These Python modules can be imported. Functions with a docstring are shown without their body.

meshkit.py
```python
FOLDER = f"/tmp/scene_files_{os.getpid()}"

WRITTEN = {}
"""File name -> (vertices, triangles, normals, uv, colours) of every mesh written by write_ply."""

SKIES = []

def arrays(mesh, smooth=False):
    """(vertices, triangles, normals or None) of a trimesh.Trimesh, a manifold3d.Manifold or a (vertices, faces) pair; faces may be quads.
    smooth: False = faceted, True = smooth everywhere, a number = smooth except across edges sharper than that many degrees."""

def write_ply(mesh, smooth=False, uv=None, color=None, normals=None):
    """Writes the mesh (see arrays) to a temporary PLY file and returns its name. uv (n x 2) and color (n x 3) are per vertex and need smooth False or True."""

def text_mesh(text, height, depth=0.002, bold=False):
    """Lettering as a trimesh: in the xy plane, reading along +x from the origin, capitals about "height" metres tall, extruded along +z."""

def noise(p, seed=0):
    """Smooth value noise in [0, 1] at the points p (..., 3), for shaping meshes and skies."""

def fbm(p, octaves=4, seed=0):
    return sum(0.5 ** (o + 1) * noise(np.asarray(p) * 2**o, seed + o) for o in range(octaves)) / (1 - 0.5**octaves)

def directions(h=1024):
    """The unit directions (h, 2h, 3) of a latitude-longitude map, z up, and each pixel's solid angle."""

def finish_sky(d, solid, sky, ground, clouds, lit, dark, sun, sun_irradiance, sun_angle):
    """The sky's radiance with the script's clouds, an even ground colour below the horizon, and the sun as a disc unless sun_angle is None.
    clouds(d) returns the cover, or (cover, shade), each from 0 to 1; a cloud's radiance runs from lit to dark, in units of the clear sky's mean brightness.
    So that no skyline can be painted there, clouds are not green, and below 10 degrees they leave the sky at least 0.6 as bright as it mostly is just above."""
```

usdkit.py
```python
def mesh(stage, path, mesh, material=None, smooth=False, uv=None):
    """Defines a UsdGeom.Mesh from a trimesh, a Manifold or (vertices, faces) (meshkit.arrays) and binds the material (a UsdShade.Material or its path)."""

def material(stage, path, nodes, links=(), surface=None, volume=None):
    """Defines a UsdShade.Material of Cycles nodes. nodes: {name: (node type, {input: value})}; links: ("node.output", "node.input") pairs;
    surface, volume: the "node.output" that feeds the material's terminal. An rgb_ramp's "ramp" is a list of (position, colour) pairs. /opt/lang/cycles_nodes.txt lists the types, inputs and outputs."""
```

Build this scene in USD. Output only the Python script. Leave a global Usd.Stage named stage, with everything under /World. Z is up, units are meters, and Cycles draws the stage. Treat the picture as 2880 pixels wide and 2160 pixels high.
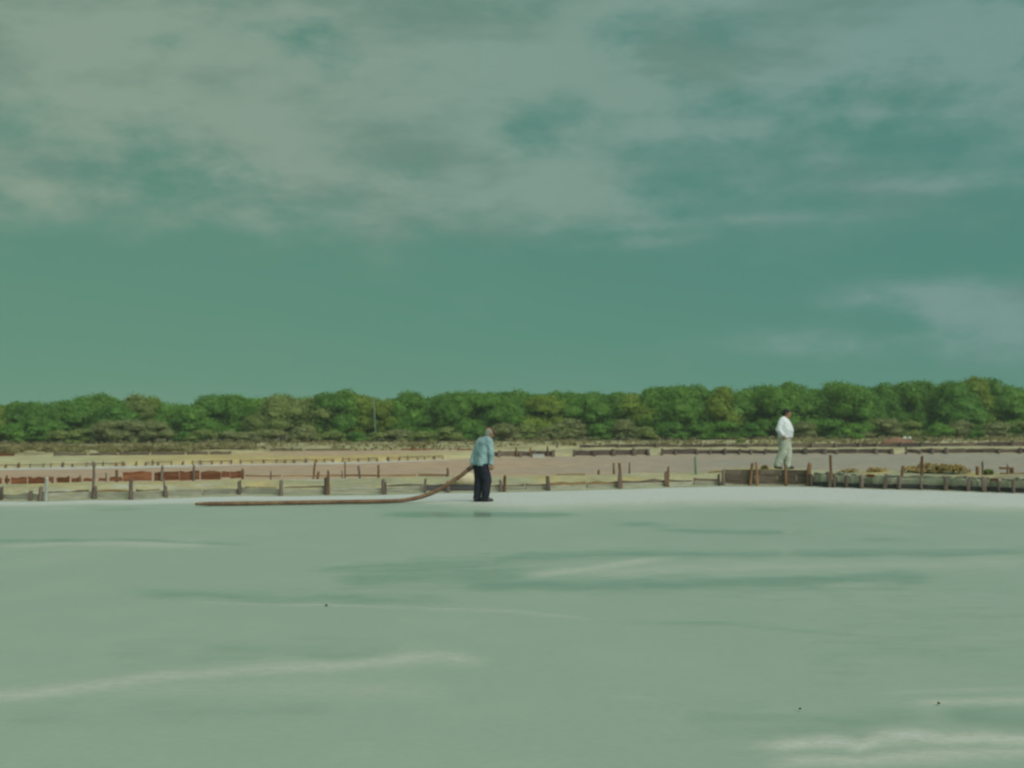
import math, random
import numpy as np, trimesh, usdkit, meshkit
import manifold3d as m3
from scipy.interpolate import PchipInterpolator
from pxr import Usd, UsdGeom, UsdLux, UsdShade, Gf, Sdf, Vt

stage = Usd.Stage.CreateInMemory()
UsdGeom.SetStageUpAxis(stage, 'Z')
UsdGeom.SetStageMetersPerUnit(stage, 1.0)
UsdGeom.Xform.Define(stage, '/World')
UsdGeom.Scope.Define(stage, '/World/Looks')
RNG = np.random.default_rng(7)

# ------------------------------------------------------------------ camera
CAM = np.array([0.0, 0.0, 1.6])
FPX, CX, CY = 3600.0, 1440.0, 1080.0            # measured on the 2880 x 2160 photograph
PITCH, ROLL = math.atan(128 / 3600), math.radians(0.36)
fwd = np.array([0, math.cos(PITCH), math.sin(PITCH)])
up0 = np.array([0, -math.sin(PITCH), math.cos(PITCH)])
rt0 = np.array([1.0, 0, 0])
rt = rt0 * math.cos(ROLL) - up0 * math.sin(ROLL)
up = up0 * math.cos(ROLL) + rt0 * math.sin(ROLL)
cam = UsdGeom.Camera.Define(stage, '/World/camera')
cam.CreateHorizontalApertureAttr(36.0)
cam.CreateVerticalApertureAttr(27.0)
cam.CreateFocalLengthAttr(45.0)
cam.CreateFStopAttr(6.4)
cam.CreateFocusDistanceAttr(3.4)                # slightly missed focus, as in the old photograph
cam.CreateClippingRangeAttr((0.05, 20000.0))
cam.AddTransformOp().Set(Gf.Matrix4d(*rt, 0, *up, 0, *(-fwd), 0, *CAM, 1))
EXPOSURE = 1.55
cam.CreateExposureAttr(EXPOSURE)

# ------------------------------------------------------------------ sun and sky
SUN_EL, SUN_AZ = math.radians(45), math.radians(140)     # azimuth from +y towards +x
sun_dir = np.array([math.sin(SUN_AZ) * math.cos(SUN_EL), math.cos(SUN_AZ) * math.cos(SUN_EL), math.sin(SUN_EL)])
sun = UsdLux.DistantLight.Define(stage, '/World/sun')
sun.CreateIntensityAttr(0.30)
sun.CreateAngleAttr(55.0)
sun.CreateColorAttr(Gf.Vec3f(1.0, 0.985, 0.92))
sun.CreateNormalizeAttr(True)
zz = sun_dir; xx = np.cross([0, 0, 1.0], zz); xx /= np.linalg.norm(xx); yy = np.cross(zz, xx)
sun.AddTransformOp().Set(Gf.Matrix4d(*xx, 0, *yy, 0, *zz, 0, 0, 0, 50, 1))

SKY_STRENGTH = 0.08


def sky_material():
    n, l = {}, []
    n['tc'] = ('texture_coordinate', {})
    n['sep'] = ('separate_xyz', {}); l.append(('tc.generated', 'sep.vector'))

    def math_(name, kind, a, b=None, c=None, clamp=False):
        inp = {'math_type': kind}
        if clamp:
            inp['use_clamp'] = True
        for k, v in (('value1', a), ('value2', b), ('value3', c)):
            if v is None:
                continue
            if isinstance(v, str):
                l.append((v, f'{name}.{k}'))
            else:
                inp[k] = v
        n[name] = ('math', inp)
        return name + '.value'
    az = math_('az', 'arctan2', 'sep.x', 'sep.y')
    el = math_('el', 'arcsine', 'sep.z')
    # soft layered noise on the sphere of directions, flattened so that cloud banks lie level
    n['mp'] = ('mapping', {'mapping_type': 'point', 'scale': (3.2, 3.2, 11.0), 'location': (0.7, 1.9, 0.35)}); l.append(('tc.generated', 'mp.vector'))
    n['nz'] = ('noise_texture', {'scale': 1.0, 'detail': 7, 'roughness': 0.55, 'distortion': 0.25}); l.append(('mp.vector', 'nz.vector'))
    n['mp2'] = ('mapping', {'mapping_type': 'point', 'scale': (13.0, 13.0, 27.0), 'location': (4.7, 0.3, 2.35)}); l.append(('tc.generated', 'mp2.vector'))
    n['nz2'] = ('noise_texture', {'scale': 1.0, 'detail': 8, 'roughness': 0.6, 'distortion': 0.12}); l.append(('mp2.vector', 'nz2.vector'))
    # cloud banks: centre, half size (source pixels of the front view turned into azimuth, elevation), weight, slant
    blobs = [(120, 60, 420, 120, .55, .0), (520, 290, 480, 100, .62, .20), (1100, 330, 340, 80, .45, .1), (1150, 110, 330, 90, .5, .15), (2320, 55, 330, 55, .95, .12),
             (1880, 30, 330, 60, .5, .0), (1350, 480, 110, 60, .4, .0), (1570, 545, 190, 66, .95, .15), (650, 490, 520, 50, .4, .05), (330, 590, 520, 80, .30, .05), (1280, 625, 230, 40, .4, .0),
             (2660, 880, 190, 50, .95, .06), (2460, 860, 130, 34, .6, .0), (2300, 985, 300, 36, .4, .0), (2700, 970, 330, 70, .62, .0), (1780, 692, 190, 20, .45, -.03), (1900, 640, 420, 16, .3, -.02), (2430, 370, 150, 26, .55, .08), (1765, 297, 85, 24, .5, .0),
             (2300, 240, 420, 60, .45, .05), (2700, 180, 240, 100, .5, .2), (2340, 490, 80, 22, .4, 0), (2620, 560, 320, 26, .35, .02), (1950, 390, 300, 30, .3, .05), (900, 560, 800, 60, .2, .0), (1600, 170, 300, 60, .42, .1)]
    total = None
    for i, (px, py, sx, sy, w, slant) in enumerate(blobs):
        a, e = (px - 1440) / 3600, (1208 - py) / 3600
        da = math_(f'da{i}', 'subtract', az, a)
        de = math_(f'de{i}', 'subtract', el, e)
        ds = math_(f'ds{i}', 'multiply_add', da, slant, de)          # slant: falls to the right
        u = math_(f'u{i}', 'multiply', da, 3600 / sx)
        v = math_(f'v{i}', 'multiply', ds, 3600 / sy)
        uu = math_(f'uu{i}', 'multiply', u, u)
        r = math_(f'r{i}', 'multiply_add', v, v, uu)
        g = math_(f'g{i}', 'multiply', r, -0.8)
        x = math_(f'x{i}', 'exponent', g)
        total = math_(f't{i}', 'multiply_add', x, w, total if total else 0.0)
    # general cloud that goes on over the whole sky, thinning towards the horizon
    n['hi'] = ('map_range', {'range_type': 'smoothstep', 'from_min': 0.10, 'from_max': 0.24, 'to_min': 0.02, 'to_max': 0.46, 'clamp': True}); l.append((el, 'hi.value'))
    base = math_('base', 'add', total, 'hi.result')
    n1 = math_('n1', 'multiply_add', 'nz.fac', 2.7, -1.35)
    n2 = math_('n2', 'multiply_add', 'nz2.fac', 3.3, -1.65)
    ns = math_('ns', 'add', n1, n2)
    nsc = math_('nsc', 'multiply_add', base, 0.75, 0.20)
    dn = math_('dn', 'multiply', ns, nsc)
    raw = math_('raw', 'add', base, dn)
    n['cover'] = ('map_range', {'range_type': 'smoothstep', 'from_min': 0.0, 'from_max': 1.0, 'to_min': 0.0, 'to_max': 1.0, 'clamp': True}); l.append((raw, 'cover.value'))
    # clear sky: physical sky seen through an even teal veil
    n['sky'] = ('sky_texture', {'sky_type': 'single_scattering', 'sun_disc': False, 'sun_elevation': SUN_EL, 'sun_rotation': SUN_AZ, 'air_density': 1.0, 'aerosol_density': 0.5, 'ozone_density': 1.5})
    n['tint'] = ('mix_color', {'blend_type': 'multiply', 'fac': 1.0, 'b': (0.62, 1.0, 0.44), 'use_clamp': False}); l.append(('sky.color', 'tint.a'))
    n['azr'] = ('map_range', {'range_type': 'smoothstep', 'from_min': -0.4, 'from_max': 0.4, 'to_min': 0.0, 'to_max': 1.0, 'clamp': True}); l.append((az, 'azr.value'))
    K = 1.0 / (SKY_STRENGTH * 2 ** EXPOSURE)
    col = lambda r, g, b: tuple(K * ((c / 255 + 0.055) / 1.055) ** 2.4 for c in (r, g, b))
    n['veil'] = ('mix_color', {'a': col(86, 128, 115), 'b': col(76, 125, 118), 'use_clamp': False}); l.append(('azr.result', 'veil.fac'))
    n['clear'] = ('mix_color', {'fac': 0.965, 'use_clamp': False}); l += [('tint.result', 'clear.a'), ('veil.result', 'clear.b')]
    n['cloud'] = ('mix_color', {'a': col(135, 156, 140), 'b': col(117, 150, 143), 'use_clamp': False}); l.append(('azr.result', 'cloud.fac'))
    # undersides: where the same clouds, read a little higher up, are thick
    n['mp3'] = ('mapping', {'mapping_type': 'point', 'scale': (6.0, 6.0, 17.0), 'location': (2.2, 6.1, 0.9)}); l.append(('tc.generated', 'mp3.vector'))
    n['nz3'] = ('noise_texture', {'scale': 1.0, 'detail': 7, 'roughness': 0.58, 'distortion': 0.2}); l.append(('mp3.vector', 'nz3.vector'))
    n['und'] = ('map_range', {'range_type': 'smoothstep', 'from_min': 0.44, 'from_max': 0.66, 'to_min': 0.0, 'to_max': 0.6, 'clamp': True}); l.append(('nz3.fac', 'und.value'))
    n['under'] = ('mix_color', {'b': col(90, 126, 114), 'use_clamp': False}); l += [('und.result', 'under.fac'), ('cloud.result', 'under.a')]
    n['all'] = ('mix_color', {'use_clamp': False}); l += [('cover.result', 'all.fac'), ('clear.result', 'all.a'), ('under.result', 'all.b')]
    n['bg'] = ('background_shader', {'strength': SKY_STRENGTH}); l.append(('all.result', 'bg.color'))
    return usdkit.material(stage, '/World/Looks/sky_look', n, l, surface='bg.background')


dome = UsdLux.DomeLight.Define(stage, '/World/sky')
UsdShade.MaterialBindingAPI.Apply(dome.GetPrim()).Bind(sky_material())
dome.GetPrim().SetCustomDataByKey('kind', 'structure')


# ------------------------------------------------------------------ helpers
def ray(px, py):
    return fwd * FPX + rt * (np.asarray(px, float)[..., None] - CX) + up * (CY - np.asarray(py, float)[..., None])


def flat(px, py, z=0.0):
    """The point at height z that the photograph shows at a pixel."""
    d = ray(px, py)
    return CAM + d * ((z - CAM[2]) / d[..., 2])[..., None]


def deep(px, py, y):
    """The point at distance y from the camera's plane that the photograph shows at a pixel."""
    d = ray(px, py)
    return CAM + d * (np.asarray(y, float) / d[..., 1])[..., None]


def to_px(p):
    q = np.asarray(p, float) - CAM
    w = q @ fwd
    return CX + FPX * (q @ rt) / w, CY - FPX * (q @ up) / w


used = {}


def numbered(parent, name):
    k = used.get((parent, name), 0)
    used[(parent, name)] = k + 1
    return f'{parent}/{name}' + (f'_{k:03d}' if k else '')


def tag(prim, label=None, cat=None, group=None, kind=None):
    p = prim if isinstance(prim, Usd.Prim) else prim.GetPrim()
    for k, v in (('label', label), ('category', cat), ('group', group), ('kind', kind)):
        if v:
            p.SetCustomDataByKey(k, v)
    return p


def thing(name, label, cat, loc=(0, 0, 0), rotz=0.0, group=None, kind=None):
    x = UsdGeom.Xform.Define(stage, numbered('/World', name))
    x.AddTranslateOp().Set(Gf.Vec3d(*map(float, loc)))
    if rotz:
        x.AddRotateZOp().Set(math.degrees(rotz))
    tag(x, label, cat, group, kind)
    return x


def part(parent, name, mesh, material, smooth=False, origin=(0, 0, 0)):
    base = '/World' if parent is None else str(parent.GetPath())
    if not isinstance(mesh, (tuple, list)):
        v, f, _ = meshkit.arrays(mesh)
    else:
        v, f = mesh
    v = np.asarray(v, float) - np.asarray(origin, float)
    return usdkit.mesh(stage, numbered(base, name), (v, f), material, smooth=smooth)


def attr(mesh, name, values, kind='float'):
    t = Sdf.ValueTypeNames.FloatArray if kind == 'float' else Sdf.ValueTypeNames.Color3fArray
    pv = UsdGeom.PrimvarsAPI(mesh).CreatePrimvar(name, t, 'vertex')
    values = np.asarray(values, np.float32)
    pv.Set(Vt.FloatArray.FromNumpy(values) if kind == 'float' else Vt.Vec3fArray.FromNumpy(values))


def noise_mat(name, stops, scale=(4, 4, 4), rough=0.85, bump=0.0, detail=5, spec=0.3, fine=None, random_mix=0.0, sheen=0.0):
    """Rough matter whose colour runs through the stops by noise laid in world space."""
    n = {'g': ('geometry', {}), 'm': ('mapping', {'mapping_type': 'point', 'scale': scale}),
         'n': ('noise_texture', {'scale': 1.0, 'detail': detail, 'roughness': 0.6}),
         'r': ('rgb_ramp', {'ramp': stops}),
         'p': ('principled_bsdf', {'roughness': rough, 'specular_ior_level': spec, 'sheen_weight': sheen})}
    l = [('g.position', 'm.vector'), ('m.vector', 'n.vector'), ('n.fac', 'r.fac')]
    out = 'r.color'
    if random_mix:
        n.update({'o': ('object_info', {}), 'mr': ('map_range', {'to_min': 1 - random_mix, 'to_max': 1 + random_mix}),
                  'hs': ('hsv', {'saturation': 1.0})})
        l += [('o.random', 'mr.value'), ('mr.result', 'hs.value'), (out, 'hs.color')]
        out = 'hs.color'
    l.append((out, 'p.base_color'))
    if bump:
        n['b'] = ('bump', {'strength': 0.8, 'distance': bump})
        l += [('n.fac', 'b.height'), ('b.normal', 'p.normal')]
    return usdkit.material(stage, f'/World/Looks/{name}', n, l, surface='p.BSDF')


def wood(name, dark, mid, light, along='z'):
    s = {'z': (14, 14, 2.2), 'x': (1.6, 5, 20)}[along]
    return noise_mat(name, [(0.25, dark), (0.5, mid), (0.75, light)], s, 0.85, 0.008, 6, 0.2, random_mix=0.25)


M = {
    'post': wood('weathered_post_wood', (.06, .046, .037), (.12, .092, .073), (.20, .16, .125)),
    'post_rust': wood('rust_brown_post_wood', (.08, .04, .02), (.155, .085, .042), (.25, .16, .085)),
    'post_pale': wood('salt_bleached_post_wood', (.28, .30, .25), (.38, .40, .34), (.46, .48, .43)),
    'post_green': wood('dull_green_stake', (.08, .13, .09), (.12, .19, .13), (.18, .25, .18)),
    'rust': wood('rust_brown_boards', (.075, .027, .012), (.145, .055, .025), (.23, .11, .055), 'x'),
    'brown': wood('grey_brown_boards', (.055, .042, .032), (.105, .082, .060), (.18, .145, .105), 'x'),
    'dark': wood('dark_wet_boards', (.034, .034, .038), (.06, .056, .056), (.10, .09, .085), 'x'),
    'dark_brown': wood('dark_brown_boards', (.038, .028, .024), (.075, .056, .046), (.12, .095, .072), 'x'),
    'crust': wood('salt_crusted_boards', (.15, .15, .105), (.24, .24, .175), (.33, .335, .26), 'x'),
    'crust_soft': noise_mat('salt_crusted_bulge', [(.3, (.24, .245, .16)), (.5, (.32, .325, .225)), (.75, (.41, .41, .31))], (4, 4, 4), .9, .02),
    'ochre': wood('ochre_rail_wood', (.11, .065, .028), (.19, .125, .055), (.28, .20, .10), 'x'),
}


def soil_material(name, rough=0.9, spec=0.2):
    """Ground whose vertex colour says what lies there (sand, salt, mud, weed); noise breaks it up."""
    n = {'a': ('attribute', {'attribute': 'soil'}), 'g': ('geometry', {}),
         'm': ('mapping', {'mapping_type': 'point', 'scale': (1.1, 0.8, 1.0)}), 'n': ('noise_texture', {'scale': 1.0, 'detail': 7, 'roughness': 0.65}),
         'n2': ('noise_texture', {'scale': 9.0, 'detail': 4, 'roughness': 0.6}),
         'mr': ('map_range', {'from_min': .25, 'from_max': .75, 'to_min': .74, 'to_max': 1.24, 'clamp': True}),
         'mr2': ('map_range', {'from_min': .3, 'from_max': .7, 'to_min': .85, 'to_max': 1.12, 'clamp': True}),
         'k': ('math', {'math_type': 'multiply'}), 'h': ('hsv', {'saturation': 1.0}),
         'b': ('bump', {'strength': 0.7, 'distance': 0.03}), 'p': ('principled_bsdf', {'roughness': rough, 'specular_ior_level': spec})}
    l = [('g.position', 'm.vector'), ('m.vector', 'n.vector'), ('g.position', 'n2.vector'), ('n.fac', 'mr.value'), ('n2.fac', 'mr2.value'), ('mr.result', 'k.value1'), ('mr2.result', 'k.value2'),
         ('k.value', 'h.value'), ('a.color', 'h.color'), ('h.color', 'p.base_color'), ('n2.fac', 'b.height'), ('b.normal', 'p.normal')]
    return usdkit.material(stage, f'/World/Looks/{name}', n, l, surface='p.BSDF')


def interp(points):
    p = np.array(points, float)
    return lambda x: np.interp(x, p[:, 0], p[:, 1])


def grid_mesh(P):
    """(rows, cols, 3) points as a triangle mesh, facing up."""
    r, c = P.shape[:2]
    i, j = np.meshgrid(np.arange(r - 1), np.arange(c - 1), indexing='ij')
    a, b, d, e = i * c + j, i * c + j + 1, (i + 1) * c + j + 1, (i + 1) * c + j
    f = np.stack([a, b, d, a, d, e], -1).reshape(-1, 3)
    return P.reshape(-1, 3), f


TABLES = {}


def noise_table(k):
    if k not in TABLES:
        TABLES[k] = np.random.default_rng(k).uniform(-1, 1, (256, 256))
    return TABLES[k]


def value_noise(x, y, seed, octaves=4):
    """Smooth noise in two dimensions, about -1 to 1."""
    out, amp, tot = np.zeros(np.broadcast(x, y).shape), 1.0, 0.0
    for o in range(octaves):
        tab = noise_table(seed * 31 + o)
        xs, ys = np.asarray(x) * 2 ** o + 17.3 * o, np.asarray(y) * 2 ** o + 5.1 * o
        xi, yi = np.floor(xs).astype(int), np.floor(ys).astype(int)
        fx, fy = xs - xi, ys - yi
        fx, fy = fx * fx * (3 - 2 * fx), fy * fy * (3 - 2 * fy)
        g = lambda a, b: tab[(xi + a) % 256, (yi + b) % 256]
        out = out + amp * ((g(0, 0) * (1 - fx) + g(1, 0) * fx) * (1 - fy) + (g(0, 1) * (1 - fx) + g(1, 1) * fx) * fy)
        tot += amp
        amp *= 0.5
    return out / tot


# ------------------------------------------------------------------ the salt pan in front
BASE = [(-2500, 1500), (-900, 1440), (-400, 1422), (0, 1409), (113, 1410), (260, 1405), (368, 1405), (465, 1401), (672, 1394), (790, 1395), (920, 1393), (1080, 1391), (1195, 1387), (1410, 1384), (1543, 1381),
        (1745, 1375), (1875, 1371), (2035, 1367), (2270, 1368), (2335, 1371), (2490, 1376), (2660, 1380), (2850, 1387), (3300, 1402), (4000, 1430), (5500, 1500)]
base_py = interp(BASE)          # where the near bank meets the pan, in source pixels
F_knots = [(px, flat(px, py)[1]) for px, py in BASE]
front_depth = interp(F_knots)

salt_lines = [  # points, half height in pixels, amount
    ([(0, 1531), (300, 1527), (480, 1533), (600, 1531)], 7, .55), ([(560, 1692), (1000, 1700), (1450, 1716), (1650, 1737)], 4, .45),
    ([(-300, 1990), (0, 1955), (250, 1935), (500, 1902), (700, 1880), (1000, 1864), (1200, 1848), (1350, 1857)], 17, .75), ([(250, 1945), (700, 1935), (1250, 1935)], 26, .30),
    ([(1490, 1610), (1640, 1596), (1750, 1582), (1860, 1570)], 8, .7), ([(1600, 1603), (2000, 1592), (2880, 1577)], 13, .35), ([(2320, 1642), (2540, 1631)], 8, .55),
    ([(2150, 2098), (2290, 2080), (2350, 2074), (2410, 2086), (2480, 2066), (2570, 2064), (2660, 2078), (2760, 2072), (2900, 2084), (3200, 2090)], 19, 1.2), ([(2180, 2145), (2300, 2130), (2400, 2134), (2500, 2122), (2900, 2112), (3200, 2110)], 18, .9),
    ([(2560, 1977), (2700, 1974), (3000, 1968)], 12, .7), ([(2480, 1943), (3000, 1933)], 6, .4), ([(1760, 1955), (1830, 1962)], 6, .4),
    ([(300, 1432), (0, 1432)], 5, .3), ([(2440, 1425), (2900, 1427)], 9, .5)]
wet_lines = [
    ([(1100, 1447), (1330, 1446), (1600, 1446)], 7, .95), ([(1720, 1474), (1880, 1477)], 8, .7), ([(1860, 1490), (2060, 1495), (2260, 1497)], 7, .85), ([(2400, 1513), (2560, 1517)], 6, .6),
    ([(900, 1600), (1300, 1585), (1500, 1562), (1850, 1556), (2200, 1556), (3000, 1546)], 11, .8), ([(950, 1625), (1250, 1605), (1500, 1600)], 36, .75), ([(1300, 1638), (1700, 1640), (2150, 1634), (2600, 1622)], 24, .95),
    ([(370, 1672), (900, 1680), (1250, 1688)], 16, .75), ([(-100, 1520), (350, 1517), (680, 1529)], 5, .75), ([(300, 1850), (650, 1832), (1100, 1826)], 28, .4), ([(1700, 1745), (2050, 1752), (2500, 1792)], 6, .5),
    ([(2350, 1700), (3000, 1720)], 60, .18), ([(2300, 1850), (3000, 1840)], 70, .2), ([(2650, 2012), (3000, 2016)], 30, .75), ([(2060, 1409), (2300, 1404)], 4, .5), ([(2090, 1430), (2260, 1433)], 6, .6),
    ([(240, 1434), (390, 1434)], 5, .5), ([(1500, 1424), (1800, 1422)], 4, .35), ([(1900, 2030), (2600, 2030)], 40, .4), ([(2080, 2108), (2200, 2106)], 6, .6), ([(0, 2020), (900, 1990)], 30, .35)]


def line_field(px, py, lines, wob):
    out = np.zeros(px.shape)
    for pts, half, amt in lines:
        p = np.array(sorted(pts), float)
        y = np.interp(px, p[:, 0], p[:, 1])
        ends = np.clip((px - p[0, 0]) / 140 + .5, 0, 1) * np.clip((p[-1, 0] - px) / 140 + .5, 0, 1)
        ends = ends * ends * (3 - 2 * ends)
        d = (py - y + wob * half * 0.9) / half
        out = np.maximum(out, amt * ends * np.exp(-d * d * 0.9))
    return out


cols = np.concatenate([np.linspace(-9000, -520, 70), np.arange(-500, 3381, 9.0), np.linspace(3400, 11900, 70)])
rows = np.concatenate([np.geomspace(9000, 2330, 40)[:-1], np.arange(2330, 1700, -6.0), np.arange(1700, 1352, -2.2)])
PX, PY = np.meshgrid(cols, rows)
# the fan of the grid is laid on the level ground (rows of equal distance)
dist = (1.6 * FPX / (rows - 1208))[:, None] + 0 * PX
X, Y = (PX - CX) / FPX * dist, dist
GX, GY = to_px(np.stack([X, Y, 0 * X], -1))
wob = value_noise(X * 0.35, Y * 0.35, 3) + .75 * value_noise(X * 1.7, Y * 1.2, 4, 4)
salt = line_field(GX, GY, salt_lines, wob)
wet = np.maximum(line_field(GX, GY, wet_lines[:1], wob * .4) * 1.15, .80 * line_field(GX, GY, wet_lines[1:], wob * 0.8))
below = GY - base_py(GX)                         # pixels in front of the foot of the bank
leftness = np.clip((1500 - GX) / 500, 0, 1)
band = 16 + 34 * (1 - leftness)
salt = .62 * salt
shore = np.exp(-np.maximum(0, below - band * 0.55 + wob * 5) ** 2 / (band * 0.42) ** 2)
salt = np.maximum(salt, shore)
patch = value_noise(X * 0.12, Y * 0.10, 11, 5)
wet = np.clip(wet * (1 - 0.8 * salt) + 0.10 + 0.22 * patch, 0, 1) * (1 - shore)
salt = np.clip(salt + 0.10 * value_noise(X * .6, Y * .3, 5, 5), 0, 1)
lump = value_noise(X * 2.3, Y * 2.3, 8, 4)
H = -0.010 + 0.009 * salt * (1 + 0.8 * lump) + 0.002 * value_noise(X * 1.2, Y * 1.2, 9, 4) - 0.010 * wet
P = np.stack([X, Y, H], -1)
keep = Y < front_depth(GX) + 1.2
v, f = grid_mesh(P)
kv = keep.reshape(-1)
f1 = f[kv[f].any(1)]
use1 = np.unique(f1)
re1 = np.full(len(v), -1); re1[use1] = np.arange(len(use1))
pan_mat_nodes = {
    'a': ('attribute', {'attribute': 'salt'}), 'g': ('geometry', {}),
    'm': ('mapping', {'mapping_type': 'point', 'scale': (1.0, 0.7, 1.0)}), 'n': ('noise_texture', {'scale': 0.9, 'detail': 8, 'roughness': 0.62}), 'n2': ('noise_texture', {'scale': 14.0, 'detail': 5, 'roughness': 0.65}),
    'n3': ('noise_texture', {'scale': 7.0, 'detail': 6, 'roughness': 0.7}), 'gr': ('map_range', {'from_min': .35, 'from_max': .65, 'to_min': .60, 'to_max': 1.3, 'clamp': True}), 'sg': ('math', {'math_type': 'multiply'}),
    's1': ('math', {'math_type': 'multiply_add', 'value2': 0.55, 'value3': -0.26}), 's2': ('math', {'math_type': 'add'}),
    'r': ('rgb_ramp', {'ramp': [(0.0, (.262, .328, .258)), (0.3, (.308, .355, .29)), (0.6, (.355, .385, .322)), (1.0, (.42, .44, .42))]}),
    'v': ('map_range', {'from_min': .3, 'from_max': .7, 'to_min': .955, 'to_max': 1.03, 'clamp': True}), 'h': ('hsv', {}),
    'b': ('bump', {'strength': 0.3, 'distance': 0.006}), 'rr': ('map_range', {'from_min': 0, 'from_max': .6, 'to_min': .42, 'to_max': .85, 'clamp': True}),
    'p': ('principled_bsdf', {'roughness': 0.5, 'specular_ior_level': 0.45})}
pan_mat = usdkit.material(stage, '/World/Looks/damp_salt', pan_mat_nodes,
    [('g.position', 'm.vector'), ('m.vector', 'n.vector'), ('g.position', 'n2.vector'), ('g.position', 'n3.vector'), ('n.fac', 's1.value1'), ('n3.fac', 'gr.value'), ('a.fac', 'sg.value1'), ('gr.result', 'sg.value2'), ('sg.value', 's2.value1'), ('s1.value', 's2.value2'), ('s2.value', 'r.fac'), ('n2.fac', 'v.value'), ('v.result', 'h.value'),
     ('r.color', 'h.color'), ('h.color', 'p.base_color'), ('n2.fac', 'b.height'), ('b.normal', 'p.normal'), ('a.fac', 'rr.value'), ('rr.result', 'p.roughness')], surface='p.BSDF')
pan = part(None, 'salt_pan', (v[use1], re1[f1]), pan_mat, smooth=True)
attr(pan, 'salt', salt.reshape(-1)[use1])
tag(pan, 'damp greyish white salt pan with paler crust streaks filling the foreground', 'salt pan', kind='structure')

# the pan goes on behind and beside the camera
ring = trimesh.creation.box((600, 400, 0.02)).apply_translation((0, -199.4, -0.035))
rm = part(None, 'salt_flat', ring, pan_mat)
attr(rm, 'salt', np.full(8, .2))
tag(rm, 'damp salt flat going on behind the place the picture is taken from', 'salt flat', kind='structure')

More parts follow.
